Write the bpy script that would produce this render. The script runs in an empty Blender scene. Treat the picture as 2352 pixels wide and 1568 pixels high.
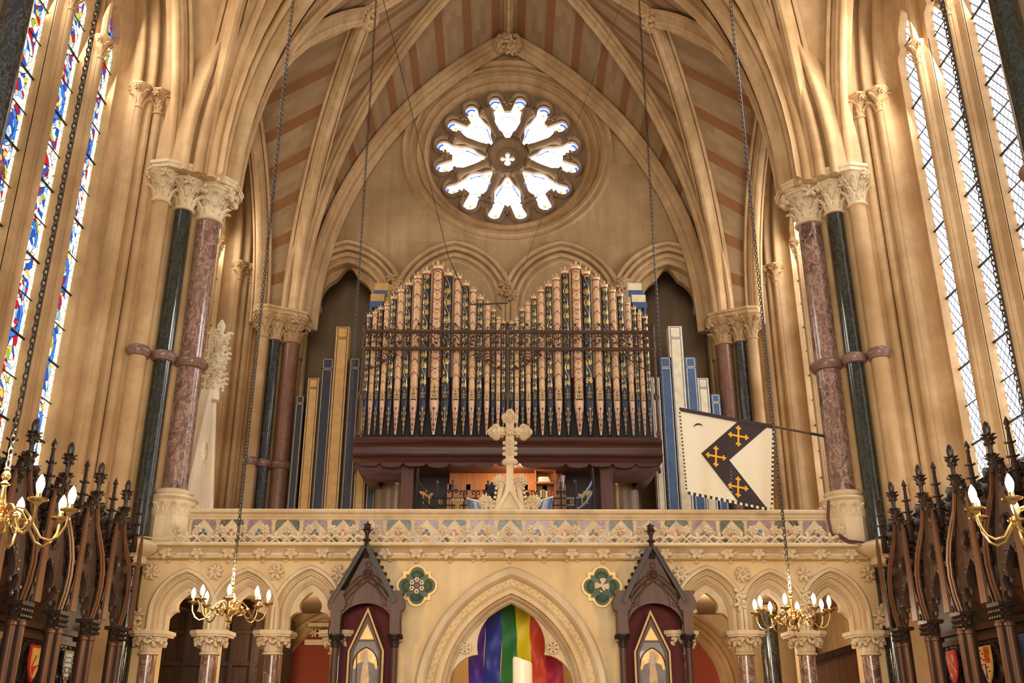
import bpy, math, random
from math import pi, sin, cos, tan, sqrt, atan2, radians as rad
from mathutils import Vector, Matrix, Euler
V = Vector
random.seed(7)
S = bpy.context.scene
C = S.collection
# ------------------------------------------------------------ camera (world z = 0 is eye level, floor is z = -1.55)
F = 2250.0; PITCH = rad(21.54); YAW = rad(0.53)
CAM = V((-0.085, 0, 0))
FLOOR = -1.55
cd = bpy.data.cameras.new('camera'); cam = bpy.data.objects.new('camera', cd); C.objects.link(cam)
cam.location = CAM; cam.rotation_euler = (pi/2 + PITCH, 0, -YAW)
cd.sensor_width = 36; cd.lens = 36*F/2352; cd.clip_start = .05; cd.clip_end = 200
S.camera = cam
ROT = Euler((pi/2 + PITCH, 0, -YAW)).to_matrix()
def ray(px, py): return ROT @ V(((px-1176)/F, (784-py)/F, -1))
def A(px, py, Y):
    d = ray(px, py); return CAM + d*(Y/d.y)
def AX(px, py, X):
    d = ray(px, py); return CAM + d*((X-CAM.x)/d.x)
# ------------------------------------------------------------ world, light, exposure
w = bpy.data.worlds.new('daylight'); S.world = w; w.use_nodes = True
w.node_tree.nodes['Background'].inputs[0].default_value = (1.0, .96, .90, 1)
w.node_tree.nodes['Background'].inputs[1].default_value = 0.2
S.view_settings.view_transform = 'Standard'; S.view_settings.look = 'None'
S.view_settings.exposure = 0.74; S.view_settings.gamma = 1; S.view_settings.use_curve_mapping = False
S.cycles.max_bounces = 8; S.cycles.diffuse_bounces = 4; S.cycles.glossy_bounces = 3
S.cycles.transmission_bounces = 3; S.cycles.sample_clamp_indirect = 4.0
S.cycles.caustics_reflective = False; S.cycles.caustics_refractive = False
def area(name, loc, direction, sx, sy, power, col):
    l = bpy.data.lights.new(name, 'AREA'); l.shape = 'RECTANGLE'; l.size = sx; l.size_y = sy; l.energy = power; l.color = col
    o = bpy.data.objects.new(name, l); C.objects.link(o); o.location = loc
    o.rotation_euler = V(direction).to_track_quat('-Z', 'Y').to_euler(); return o
def lamp(name, loc, power, col, r=.05):
    l = bpy.data.lights.new(name, 'POINT'); l.energy = power; l.color = col; l.shadow_soft_size = r
    o = bpy.data.objects.new(name, l); C.objects.link(o); o.location = loc; return o
# daylight of the tall windows on both sides and of the apse behind the viewer
area('daylight_right', (6.15, 9.85, 6.3), (-1, -.05, -.25), 3.4, 6.6, 560, (1, .97, .92))
area('daylight_left', (-6.15, 9.85, 6.3), (1, .02, -.25), 3.4, 6.6, 420, (1, .96, .9))
area('apse_daylight', (0, -5.5, 3.2), (0, 1, -.06), 7, 5, 900, (1, .95, .87))
area('daylight_rear_right', (6.15, 15.6, 6.0), (-1, .1, -.25), 3.4, 6.4, 310, (1, .97, .92))
area('daylight_rear_left', (-6.15, 15.6, 6.0), (1, .1, -.25), 3.4, 6.4, 220, (1, .96, .9))
WARM = (1, .66, .33)
# ------------------------------------------------------------ mesh helpers
class MB:
    def __init__(s): s.v = []; s.f = []; s.uv = None; s.mi = []
    def vert(s, p): s.v.append((p[0], p[1], p[2])); return len(s.v)-1
    def face(s, *i, m=0): s.f.append(tuple(i)); s.mi.append(m)
    def strip(s, rows, closed_u=False, closed_v=False, m=0):
        """rows: list of lists of points, same length"""
        b = len(s.v); n = len(rows); k = len(rows[0])
        for r in rows:
            for p in r: s.v.append((p[0], p[1], p[2]))
        for i in range(n if closed_v else n-1):
            i2 = (i+1) % n
            for j in range(k if closed_u else k-1):
                j2 = (j+1) % k
                s.f.append((b+i*k+j, b+i*k+j2, b+i2*k+j2, b+i2*k+j)); s.mi.append(m)
        return b
    def box(s, lo, hi, m=0):
        x0, y0, z0 = lo; x1, y1, z1 = hi; b = len(s.v)
        s.v += [(x0,y0,z0),(x1,y0,z0),(x1,y1,z0),(x0,y1,z0),(x0,y0,z1),(x1,y0,z1),(x1,y1,z1),(x0,y1,z1)]
        for q in ((0,3,2,1),(4,5,6,7),(0,1,5,4),(1,2,6,5),(2,3,7,6),(3,0,4,7)): s.f.append(tuple(b+i for i in q)); s.mi.append(m)
    def obox(s, c, ax, ay, az, m=0):
        """box with half-axis vectors"""
        b = len(s.v); c = V(c)
        for sz in (-1, 1):
            for sx, sy in ((-1,-1),(1,-1),(1,1),(-1,1)): s.v.append(tuple(c+ax*sx+ay*sy+az*sz))
        for q in ((0,3,2,1),(4,5,6,7),(0,1,5,4),(1,2,6,5),(2,3,7,6),(3,0,4,7)): s.f.append(tuple(b+i for i in q)); s.mi.append(m)
    def lathe(s, prof, c=(0,0,0), n=16, ax='Z', m=0, rot=0.0):
        """prof: (r, h) along axis"""
        rows = []
        for r, h in prof:
            row = []
            for k in range(n):
                a = 2*pi*k/n + rot
                if ax == 'Z': p = (c[0]+r*cos(a), c[1]+r*sin(a), c[2]+h)
                elif ax == 'Y': p = (c[0]+r*cos(a), c[1]+h, c[2]+r*sin(a))
                else: p = (c[0]+h, c[1]+r*cos(a), c[2]+r*sin(a))
                row.append(p)
            rows.append(row)
        b = s.strip(rows, closed_u=True, m=m)
        for e in (0, len(rows)-1):
            if prof[e][0] > 1e-4: s.f.append(tuple(b+e*n+k for k in (range(n) if e else range(n-1, -1, -1)))); s.mi.append(m)
    def tube(s, pts, r, n=6, closed=False, m=0, cap=True):
        pts = [V(p) for p in pts]; N = len(pts)
        rs = r if isinstance(r, (list, tuple)) else [r]*N
        up = V((0,0,1)); rows = []; prev = None
        for i, p in enumerate(pts):
            a = pts[(i-1) % N] if (closed or i > 0) else p
            c_ = pts[(i+1) % N] if (closed or i < N-1) else p
            t = (c_-a);
            if t.length < 1e-9: t = V((0,0,1))
            t.normalize()
            if prev is None:
                x = t.cross(up)
                if x.length < .1: x = t.cross(V((1,0,0)))
            else:
                x = prev - t*prev.dot(t)
            x.normalize(); y = t.cross(x); prev = x
            rows.append([p + (x*cos(2*pi*k/n) + y*sin(2*pi*k/n))*rs[i] for k in range(n)])
        b = s.strip(rows, closed_u=True, closed_v=closed, m=m)
        if cap and not closed:
            s.f.append(tuple(b+k for k in range(n-1, -1, -1))); s.mi.append(m)
            s.f.append(tuple(b+(N-1)*n+k for k in range(n))); s.mi.append(m)
    def ball(s, c, r, n=8, k=5, m=0, ax=None):
        """ellipsoid; r scalar or (rx,ry,rz); ax optional 3 axis vectors"""
        rr = (r,)*3 if not isinstance(r, (tuple, list)) else r
        c = V(c); X, Y_, Z = ax or (V((1,0,0)), V((0,1,0)), V((0,0,1)))
        rows = []
        for i in range(k+1):
            t = pi*i/k; q = max(sin(t), .02)
            rows.append([c + X*(rr[0]*q*cos(2*pi*j/n)) + Y_*(rr[1]*q*sin(2*pi*j/n)) + Z*(-rr[2]*cos(t)) for j in range(n)])
        s.strip(rows, closed_u=True, m=m)
    def prism(s, poly, o, ex, ey, ez, depth, m=0):
        """poly [(x,y)] extruded along ez by depth from origin o"""
        o = V(o); n = len(poly); b = len(s.v)
        for d in (0, depth):
            for x, y in poly: s.v.append(tuple(o + ex*x + ey*y + ez*d))
        s.f.append(tuple(b+i for i in range(n-1, -1, -1))); s.f.append(tuple(b+n+i for i in range(n))); s.mi += [m, m]
        for i in range(n):
            j = (i+1) % n; s.f.append((b+i, b+j, b+n+j, b+n+i)); s.mi.append(m)
    def build(s, name, mat, parent=None, smooth=True, label=None, angle=40):
        me = bpy.data.meshes.new(name)
        me.from_pydata(s.v, [], s.f)
        mats = mat if isinstance(mat, (list, tuple)) else [mat]
        for m_ in mats: me.materials.append(m_)
        if len(mats) > 1: me.polygons.foreach_set('material_index', s.mi)
        if smooth:
            me.polygons.foreach_set('use_smooth', [True]*len(me.polygons))
            me.set_sharp_from_angle(angle=rad(angle))
        if s.uv:
            ul = me.uv_layers.new(name='UVMap')
            idx = [0]*len(me.loops); me.loops.foreach_get('vertex_index', idx)
            flat = []
            for i in idx: flat += s.uv[i]
            ul.data.foreach_set('uv', flat)
        me.update()
        return link(name, me, parent, label)
def wpos(o):
    p = V((0,0,0))
    while o is not None: p = p + o.location; o = o.parent
    return p
def link(name, me, parent=None, label=None):
    o = bpy.data.objects.new(name, me); C.objects.link(o)
    if parent is not None:
        o.parent = parent; o.location = -wpos(parent)
    if label: o['label'] = label
    return o
def tag(o, label, cat, group=None):
    o['label'] = label; o['category'] = cat
    if group: o['group'] = group
    return o
def thing(name, label, cat, loc=(0,0,0), group=None, kind='thing'):
    o = bpy.data.objects.new(name, None); C.objects.link(o); o.location = loc; o.empty_display_size = .1
    o['kind'] = kind; return tag(o, label, cat, group)
def struct(o): o['kind'] = 'structure'; return o
def setting(name, loc=(0,0,0)):
    o = bpy.data.objects.new(name, None); C.objects.link(o); o.location = loc; return struct(o)
def copy_part(o, parent, delta):
    c = o.copy(); C.objects.link(c); c.parent = parent; c.location = o.location + V(delta); return c
EX, EY, EZ = V((1,0,0)), V((0,1,0)), V((0,0,1))
from mathutils.geometry import delaunay_2d_cdt
def inside(p, poly):
    x, y = p; c = False; n = len(poly); j = n-1
    for i in range(n):
        xi, yi = poly[i]; xj, yj = poly[j]
        if (yi > y) != (yj > y) and x < (xj-xi)*(y-yi)/(yj-yi)+xi: c = not c
        j = i
    return c
def plate_mb(mb, outlines, o, ex, ey, thick, chamfer=0.0, m=0):
    """flat plate with holes (outlines of 2D points, first = outside); front face at o, body behind along -(ex x ey)"""
    vs = []; es = []
    for P in outlines:
        b = len(vs); vs += [V(p) for p in P]; es += [(b+i, b+(i+1) % len(P)) for i in range(len(P))]
    ov, oe, of, _, _, _ = delaunay_2d_cdt(vs, es, [], 0, 1e-6)
    ez = ex.cross(ey); o = V(o); keep = []
    for f in of:
        cx = sum(ov[i][0] for i in f)/len(f); cy = sum(ov[i][1] for i in f)/len(f)
        if sum(inside((cx, cy), P) for P in outlines) % 2 == 1: keep.append(f)
    b = len(mb.v); n = len(ov)
    for p in ov: mb.v.append(tuple(o+ex*p[0]+ey*p[1]))
    for p in ov: mb.v.append(tuple(o+ex*p[0]+ey*p[1]-ez*thick))
    edge = {}
    for f in keep:
        mb.f.append(tuple(b+i for i in f)); mb.f.append(tuple(b+n+i for i in reversed(f))); mb.mi += [m, m]
        for k in range(len(f)):
            e = (f[k], f[(k+1) % len(f)]); edge[e] = 1
    for (i, j) in edge:
        if (j, i) not in edge: mb.f.append((b+j, b+i, b+n+i, b+n+j)); mb.mi.append(m)
def plate(name, outlines, o, ex, ey, thick, mat, parent=None, bevel=0.0, label=None):
    mb = MB(); plate_mb(mb, outlines, o, ex, ey, thick); return mb.build(name, mat, parent, smooth=True, label=label, angle=30)
def circle(cx, cy, r, n=24, a0=0.0): return [(cx+r*cos(a0+2*pi*k/n), cy+r*sin(a0+2*pi*k/n)) for k in range(n)]
def arch_h(a, R): return sqrt(R*R-(R-a)**2)
def arch2d(a, R, n=12, o=0.0, leg=0.0):
    """pointed arch outline from left foot over the apex to the right foot, centred, spring at y=0"""
    c = R-a; Ro = R+o; tm = math.acos(max(-1, min(1, c/Ro))); L = []
    if leg: L.append((-a-o, -leg))
    for i in range(n+1):
        t = tm*i/n; L.append((c-Ro*cos(t), Ro*sin(t)))
    Rr = [(-x, y) for x, y in L[:-1]][::-1]
    return L+Rr
def arch_sweep(mb, O, e, b, a, R, prof, n=12, leg=0.0, half=False, m=0, capped=False):
    """moulding (offset outward, depth along b) swept along a pointed arch; O at spring centre"""
    rows = []
    for o, d in prof:
        pts = arch2d(a, R, n, o, leg)
        if half: pts = pts[:n+1+(1 if leg else 0)]
        rows.append([O + e*x + EZ*y + b*d for x, y in pts])
    b0 = mb.strip(rows, m=m)
    if capped: k = len(rows[0]); mb.face(*[b0+i*k for i in range(len(rows))]); mb.face(*[b0+i*k+k-1 for i in range(len(rows)-1, -1, -1)])
def ring_sweep(mb, c, r, prof, b, n=64, e1=EX, e2=EZ, a0=0, a1=2*pi, m=0):
    rows = []; full = abs(a1-a0-2*pi) < 1e-6
    for o, d in prof:
        rows.append([c + (e1*cos(a0+(a1-a0)*k/n)+e2*sin(a0+(a1-a0)*k/n))*(r+o) + b*d for k in range(n if full else n+1)])
    mb.strip(rows, closed_u=full, m=m)
def orders(n, o0, d0, so, sd, r, start=None, end=None):
    P = [start] if start else []
    for i in range(n):
        o, d = o0+i*so, d0+i*sd
        P += [(o+r*.3, d-r*1.6), (o+r*.1, d-r*1.15)]
        for k in range(6):
            t = rad(215 - k*33); P.append((o+r*cos(t)+r, d+r*sin(t)-.0))
        P += [(o+2.0*r, d-r*.9)]
        if i < n-1: P.append((o+so*.35+r*1.2, d-r*2.3+sd*.1)); P.append((o+so*.75+r*.6, d+sd*.3-r*2.2))
    if end: P.append(end)
    return P
def star_union(c, shapes, n=72):
    """outline of a union of circles / convex polygons, star shaped about c"""
    out = []
    for k in range(n):
        a = 2*pi*k/n; dx, dy = cos(a), sin(a); best = 1e-3
        for sh in shapes:
            if sh[0] == 'c':
                _, x, y, r = sh; fx, fy = x-c[0], y-c[1]
                pr = fx*dx+fy*dy; q = fx*fx+fy*fy-pr*pr
                if q < r*r: best = max(best, pr+sqrt(r*r-q))
            else:
                P = sh[1]
                for i in range(len(P)):
                    x1, y1 = P[i][0]-c[0], P[i][1]-c[1]; x2, y2 = P[(i+1)%len(P)][0]-c[0], P[(i+1)%len(P)][1]-c[1]
                    ex, ey = x2-x1, y2-y1; den = dx*ey-dy*ex
                    if abs(den) < 1e-9: continue
                    t = (x1*ey-y1*ex)/den; u = (x1*dy-y1*dx)/den
                    if t > 0 and -1e-9 <= u <= 1+1e-9: best = max(best, t)
        out.append((c[0]+dx*best, c[1]+dy*best))
    return out
def leaf(mb, base, out, up, L, W, curl=2.4, lobes=5, n=7, a0=.15):
    out = V(out).normalized(); up = V(up).normalized(); side = out.cross(up).normalized(); p = V(base); rows = []
    for i in range(n+1):
        t = i/n; a = a0+(curl-a0)*t*t
        w_ = W*.5*(sin(pi*(t*.88+.1))**.7)*(1+.3*cos(t*pi*2*lobes*.5))
        nrm = out*cos(a)-up*sin(a)
        rows.append([p-side*w_-nrm*W*.12, p-side*w_*.5+nrm*W*.05, p+nrm*W*.0, p+side*w_*.5+nrm*W*.05, p+side*w_-nrm*W*.12])
        p = p+(up*cos(a)+out*sin(a))*(L/n)
    mb.strip(rows)
def blossom(mb, c, nrm, r, petals=5, rot=0.0, h=.35):
    """carved flower: radiating bulging petals around a boss"""
    nrm = V(nrm).normalized(); x = nrm.cross(EZ)
    if x.length < .1: x = EX.copy()
    x.normalize(); y = nrm.cross(x); c = V(c)
    for k in range(petals):
        a = rot+2*pi*k/petals; d = x*cos(a)+y*sin(a); s_ = nrm.cross(d)
        mb.ball(c+d*r*.55+nrm*r*h*.5, (r*.5, r*.3, r*h), 7, 4, ax=(d, s_, nrm))
        mb.ball(c+d*r*.85+nrm*r*h*.8+s_*r*.12, (r*.2, r*.18, r*h*.5), 6, 3, ax=(d, s_, nrm))
    mb.ball(c+nrm*r*h*.8, (r*.2, r*.2, r*h*.6), 7, 4, ax=(x, y, nrm))
def capital(mb, x, y, z0, z1, r, R, leaves=8, rnd=random, abacus=True, tiers=2, a_r=None, balls=True):
    """bell, necking, two tiers of curling leaves, corner bosses and a moulded octagonal abacus"""
    H = z1-z0; ha = H*.16
    mb.lathe([(r*.98, 0), (r*1.22, .005), (r*1.3, H*.04), (r*1.22, H*.08), (r*1.02, H*.1), (r*1.04, H*.4), (r*1.15, H*.62), (R*.92, H*.84)], (x, y, z0), 16)
    for t in range(tiers):
        zz = z0+H*(.1+.3*t); L = H*(.5 if t == 0 else .52); rr = r*1.04 if t == 0 else r*1.1
        for k in range(leaves):
            a = 2*pi*(k+.5*t)/leaves; d = V((cos(a), sin(a), 0))
            leaf(mb, V((x, y, zz))+d*rr, d, EZ, L*rnd.uniform(.92, 1.06), 2*pi*r/leaves*1.05, curl=2.2+.3*t)
            if balls and t == 1 and k % 2 == 0:
                mb.ball(V((x, y, z0+H*.76))+d*(R*.95), R*.17, 7, 5)
                blossom(mb, V((x, y, z0+H*.78))+d*(R*.98), d, R*.30, 5, k)
                for q in (-1, 1):
                    mb.ball(V((x, y, z0+H*.70))+d*(R*.9)+V((-sin(a), cos(a), 0))*q*R*.17, R*.11, 6, 4)
    if abacus:
        ar = a_r or R*1.05
        mb.lathe([(ar*.9, H-ha), (ar*.98, H-ha*.8), (ar, H-ha*.55), (ar*1.07, H-ha*.5), (ar*1.07, H-ha*.1), (ar*1.03, H)], (x, y, z0), 8, rot=pi/8)
def base_mould(mb, x, y, z0, z1, r, n=16):
    H = z1-z0
    mb.lathe([(r*1.45, 0), (r*1.5, H*.15), (r*1.45, H*.32), (r*1.22, H*.4), (r*1.15, H*.52), (r*1.25, H*.6), (r*1.3, H*.75), (r*1.2, H*.88), (r*1.0, H)], (x, y, z0), n)
def shaft_ring(mb, x, y, z, r, h=.12, n=18):
    mb.lathe([(r, -h*.5), (r*1.25, -h*.45), (r*1.4, -h*.2), (r*1.5, 0), (r*1.44, h*.2), (r*1.25, h*.38), (r, h*.5)], (x, y, z), n)
# ------------------------------------------------------------ materials
def srgb(r, g, b):
    f = lambda c: (c/255/12.92) if c/255 <= .04045 else ((c/255+.055)/1.055)**2.4
    return (f(r), f(g), f(b), 1)
class NT:
    def __init__(s, name):
        s.m = bpy.data.materials.new(name); s.m.use_nodes = True; s.t = s.m.node_tree; s.b = s.t.nodes['Principled BSDF']; s.out = s.t.nodes['Material Output']
    def n(s, typ, **kw):
        x = s.t.nodes.new(typ)
        for k, v in kw.items(): setattr(x, k, v)
        return x
    def l(s, a, b): s.t.links.new(a, b)
    def v(s, sock, val):
        if isinstance(val, bpy.types.NodeSocket): s.l(val, sock)
        else: sock.default_value = val
    def math(s, op, a, b=0.0, c=0.0, clamp=False):
        x = s.n('ShaderNodeMath', operation=op); x.use_clamp = clamp
        s.v(x.inputs[0], a); s.v(x.inputs[1], b); s.v(x.inputs[2], c); return x.outputs[0]
    def mix(s, f, a, b):
        x = s.n('ShaderNodeMix', data_type='RGBA'); s.v(x.inputs[0], f); s.v(x.inputs[6], a); s.v(x.inputs[7], b); return x.outputs[2]
    def noise(s, vec, scale, detail=3.0, rough=.55, dist=0.0):
        x = s.n('ShaderNodeTexNoise'); s.v(x.inputs['Vector'], vec); x.inputs['Scale'].default_value = scale
        x.inputs['Detail'].default_value = detail; x.inputs['Roughness'].default_value = rough; x.inputs['Distortion'].default_value = dist; return x
    def ramp(s, f, stops, interp='LINEAR'):
        x = s.n('ShaderNodeValToRGB'); s.v(x.inputs[0], f); cr = x.color_ramp; cr.interpolation = interp
        while len(cr.elements) < len(stops): cr.elements.new(.5)
        for e, (p, c) in zip(cr.elements, stops): e.position = p; e.color = c
        return x.outputs[0]
    def obj(s): return s.n('ShaderNodeTexCoord').outputs['Object']
    def uv(s): return s.n('ShaderNodeTexCoord').outputs['UV']
    def xyz(s, vec):
        x = s.n('ShaderNodeSeparateXYZ'); s.v(x.inputs[0], vec); return x.outputs
    def vec(s, x, y, z=0.0):
        k = s.n('ShaderNodeCombineXYZ'); s.v(k.inputs[0], x); s.v(k.inputs[1], y); s.v(k.inputs[2], z); return k.outputs[0]
    def bump(s, h, strength=.3, dist=.01):
        x = s.n('ShaderNodeBump'); s.v(x.inputs['Height'], h); x.inputs['Strength'].default_value = strength; x.inputs['Distance'].default_value = dist
        s.l(x.outputs[0], s.b.inputs['Normal'])
    def base(s, col, rough=.7, metal=0.0, coat=0.0):
        s.v(s.b.inputs['Base Color'], col); s.v(s.b.inputs['Roughness'], rough); s.b.inputs['Metallic'].default_value = metal
        s.b.inputs['Coat Weight'].default_value = coat; return s
def plain(name, col, rough=.6, metal=0.0, var=.12, scale=8, coat=0.0, bump=0.0):
    t = NT(name); nz = t.noise(t.obj(), scale)
    dark = tuple(c*(1-var) for c in col[:3])+(1,); lite = tuple(min(1, c*(1+var)) for c in col[:3])+(1,)
    t.base(t.ramp(nz.outputs[0], [(.3, dark), (.7, lite)]), rough, metal, coat)
    if bump: t.bump(t.noise(t.obj(), scale*6).outputs[0], bump)
    return t.m
def stone(name, base, vein, joints=None, bumpy=.25, plane='XZ'):
    t = NT(name); o = t.obj(); x = t.xyz(o)
    n1 = t.noise(o, .9, 5, .6); n2 = t.noise(o, 7, 6, .65); n3 = t.noise(t.vec(x[0], x[1], t.math('MULTIPLY', x[2], .12)), 5, 4, .6)
    c = t.ramp(n1.outputs[0], [(.3, vein), (.62, base)])
    c = t.mix(t.math('MULTIPLY', t.ramp(n2.outputs[0], [(.35, (1,1,1,1)), (.6, (0,0,0,1))]), .28), c, vein)
    c = t.mix(t.math('MULTIPLY', t.ramp(n3.outputs[0], [(.45, (0,0,0,1)), (.68, (1,1,1,1))]), .42), c, tuple(q*.72 for q in vein[:3])+(1,))
    if joints:
        br = t.n('ShaderNodeTexBrick'); br.offset = .5
        hv = x[0] if plane == 'XZ' else x[1]
        t.v(br.inputs['Vector'], t.vec(hv, x[2])); br.inputs['Scale'].default_value = 1; br.inputs['Brick Width'].default_value = joints[0]
        br.inputs['Row Height'].default_value = joints[1]; br.inputs['Mortar Size'].default_value = .006; br.inputs['Mortar Smooth'].default_value = .4
        br.inputs['Color1'].default_value = (1.05, 1.02, .98, 1); br.inputs['Color2'].default_value = (.93, .9, .84, 1); br.inputs['Mortar'].default_value = (.78, .7, .6, 1)
        mm = t.n('ShaderNodeMix', data_type='RGBA', blend_type='MULTIPLY'); mm.inputs[0].default_value = .8
        t.l(c, mm.inputs[6]); t.l(br.outputs[0], mm.inputs[7]); c = mm.outputs[2]
    t.base(c, .85); t.bump(n2.outputs[0], bumpy, .02); return t.m
STONE = stone('bath_stone', (.61, .405, .205, 1), (.37, .21, .082, 1))
STONE_ASH = stone('bath_stone_ashlar', (.50, .345, .18, 1), (.34, .215, .095, 1), joints=(1.35, .62))
STONE_SIDE = stone('bath_stone_side_ashlar', (.60, .42, .235, 1), (.42, .265, .125, 1), joints=(1.1, .5), plane='YZ')
STONE_PALE = stone('pale_painted_stone', (.73, .55, .31, 1), (.61, .41, .185, 1), bumpy=.12)
STONE_CARV = stone('carved_cream_stone', (.74, .60, .40, 1), (.54, .37, .19, 1), bumpy=.2)
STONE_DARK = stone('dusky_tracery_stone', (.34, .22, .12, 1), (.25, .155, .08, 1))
def marble(name, a, b, c, rough=.18, scale=3.0, streak=1.0):
    t = NT(name); o = t.obj(); x = t.xyz(o); vz = t.vec(x[0], x[1], t.math('MULTIPLY', x[2], .55*streak))
    n1 = t.noise(vz, scale, 8, .62, 1.4); n2 = t.noise(vz, scale*3.2, 8, .7, 2.5)
    k = t.ramp(n1.outputs[0], [(.32, a), (.52, b), (.72, a)])
    k = t.mix(t.ramp(n2.outputs[0], [(.50, (0,0,0,1)), (.54, (1,1,1,1)), (.58, (0,0,0,1))]), k, c)
    t.base(k, rough, 0, .3); return t.m
RED_M = marble('red_brown_marble', (.075, .030, .020, 1), (.22, .115, .078, 1), (.44, .29, .22, 1), .2, 2.0)
GREEN_M = marble('dark_green_marble', (.011, .011, .009, 1), (.021, .023, .016, 1), (.058, .058, .042, 1), .12)
BLACK_M = marble('near_black_marble', (.012, .012, .014, 1), (.03, .03, .03, 1), (.10, .10, .09, 1), .15)
BROWN_M = marble('brown_marble', (.15, .066, .038, 1), (.21, .095, .058, 1), (.28, .14, .09, 1), .3)
RING_M = marble('red_ring_marble', (.13, .062, .042, 1), (.19, .10, .068, 1), (.26, .15, .11, 1), .45)
PURP_M = marble('purple_inlay', (.17, .10, .115, 1), (.27, .18, .17, 1), (.5, .38, .33, 1), .3, 8)
GRN_IN = marble('green_inlay', (.035, .040, .024, 1), (.085, .088, .055, 1), (.32, .29, .18, 1), .3, 8)
WHT_IN = plain('pale_inlay', (.72, .66, .52, 1), .5)
BLUE_DOT = plain('blue_enamel', (.10, .13, .20, 1), .4); RED_DOT = plain('pink_enamel', (.42, .16, .12, 1), .4)
def wood(name, a, b, rough=.45, scale=2.0, axis=2, coat=0.0):
    t = NT(name); o = t.obj(); x = t.xyz(o); q = [t.math('MULTIPLY', x[i], (.9 if i == axis else 14.0)) for i in range(3)]
    nz = t.noise(t.vec(*q), scale, 4, .6, .4)
    t.base(t.ramp(nz.outputs[0], [(.3, a), (.7, b)]), rough, 0, coat); t.b.inputs['Specular IOR Level'].default_value = .28; t.bump(nz.outputs[0], .12, .004); return t.m
OAK_DK = wood('dark_carved_oak', (.018, .010, .007, 1), (.040, .022, .015, 1), .38)
OAK_RED = wood('reddish_oak', (.070, .027, .012, 1), (.12, .048, .020, 1), .4)
TAB_W = wood('tabernacle_wood', (.050, .021, .012, 1), (.092, .038, .020, 1), .45)
MAHOG = wood('mahogany_case', (.050, .017, .013, 1), (.095, .034, .022, 1), .4, axis=0)
PANEL_W = wood('amber_panel', (.26, .10, .038, 1), (.38, .16, .06, 1), .4)
DARK_IN = plain('dark_interior', (.03, .018, .012, 1), .8)
IRON = plain('black_iron', (.03, .026, .024, 1), .45, .6)
RAIL = plain('bronzed_iron', (.10, .055, .035, 1), .42, .7)
STEEL = plain('dull_steel', (.07, .065, .06, 1), .35, .8)
BLUE_I = plain('pale_blue_iron', (.20, .26, .36, 1), .4, .3)
GOLD = plain('gilding', (.52, .32, .09, 1), .4, .35)
GOLDP = plain('gold_paint', (.50, .29, .07, 1), .5, .0)
BRASS = plain('brass', (.62, .40, .15, 1), .24, 1.0)
WAX = NT('candle_wax'); WAX.base((.66, .55, .35, 1), .45); WAX.b.inputs['Subsurface Weight'].default_value = .3; WAX = WAX.m
PAPER = plain('paper', (.78, .70, .55, 1), .8)
def emit(name, col, s):
    t = NT(name); e = t.n('ShaderNodeEmission'); e.inputs[0].default_value = col; e.inputs[1].default_value = s; t.l(e.outputs[0], t.out.inputs[0]); return t.m
BULB = emit('glowing_bulb', (1, .78, .45, 1), 14)
def brickweb():
    t = NT('striped_vault_web'); u = t.uv(); x = t.xyz(u)
    br = t.n('ShaderNodeTexBrick'); br.offset = .5; t.v(br.inputs['Vector'], u); br.inputs['Scale'].default_value = 1
    br.inputs['Brick Width'].default_value = .42; br.inputs['Row Height'].default_value = .155; br.inputs['Mortar Size'].default_value = .008
    br.inputs['Color1'].default_value = (.34, .215, .10, 1); br.inputs['Color2'].default_value = (.25, .15, .066, 1); br.inputs['Mortar'].default_value = (.28, .19, .11, 1)
    fr = t.math('FRACT', t.math('DIVIDE', x[1], .775)); stripe = t.math('LESS_THAN', fr, .30)
    nz = t.noise(u, 6, 4)
    red = t.mix(nz.outputs[0], (.20, .078, .020, 1), (.26, .11, .032, 1))
    red = t.mix(t.math('MULTIPLY', br.outputs['Fac'], .4), red, (.2, .1, .05, 1))
    c = t.mix(stripe, br.outputs[0], red)
    t.base(c, .9); t.bump(br.outputs['Fac'], -.4, .01); return t.m
WEB = brickweb()
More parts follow.
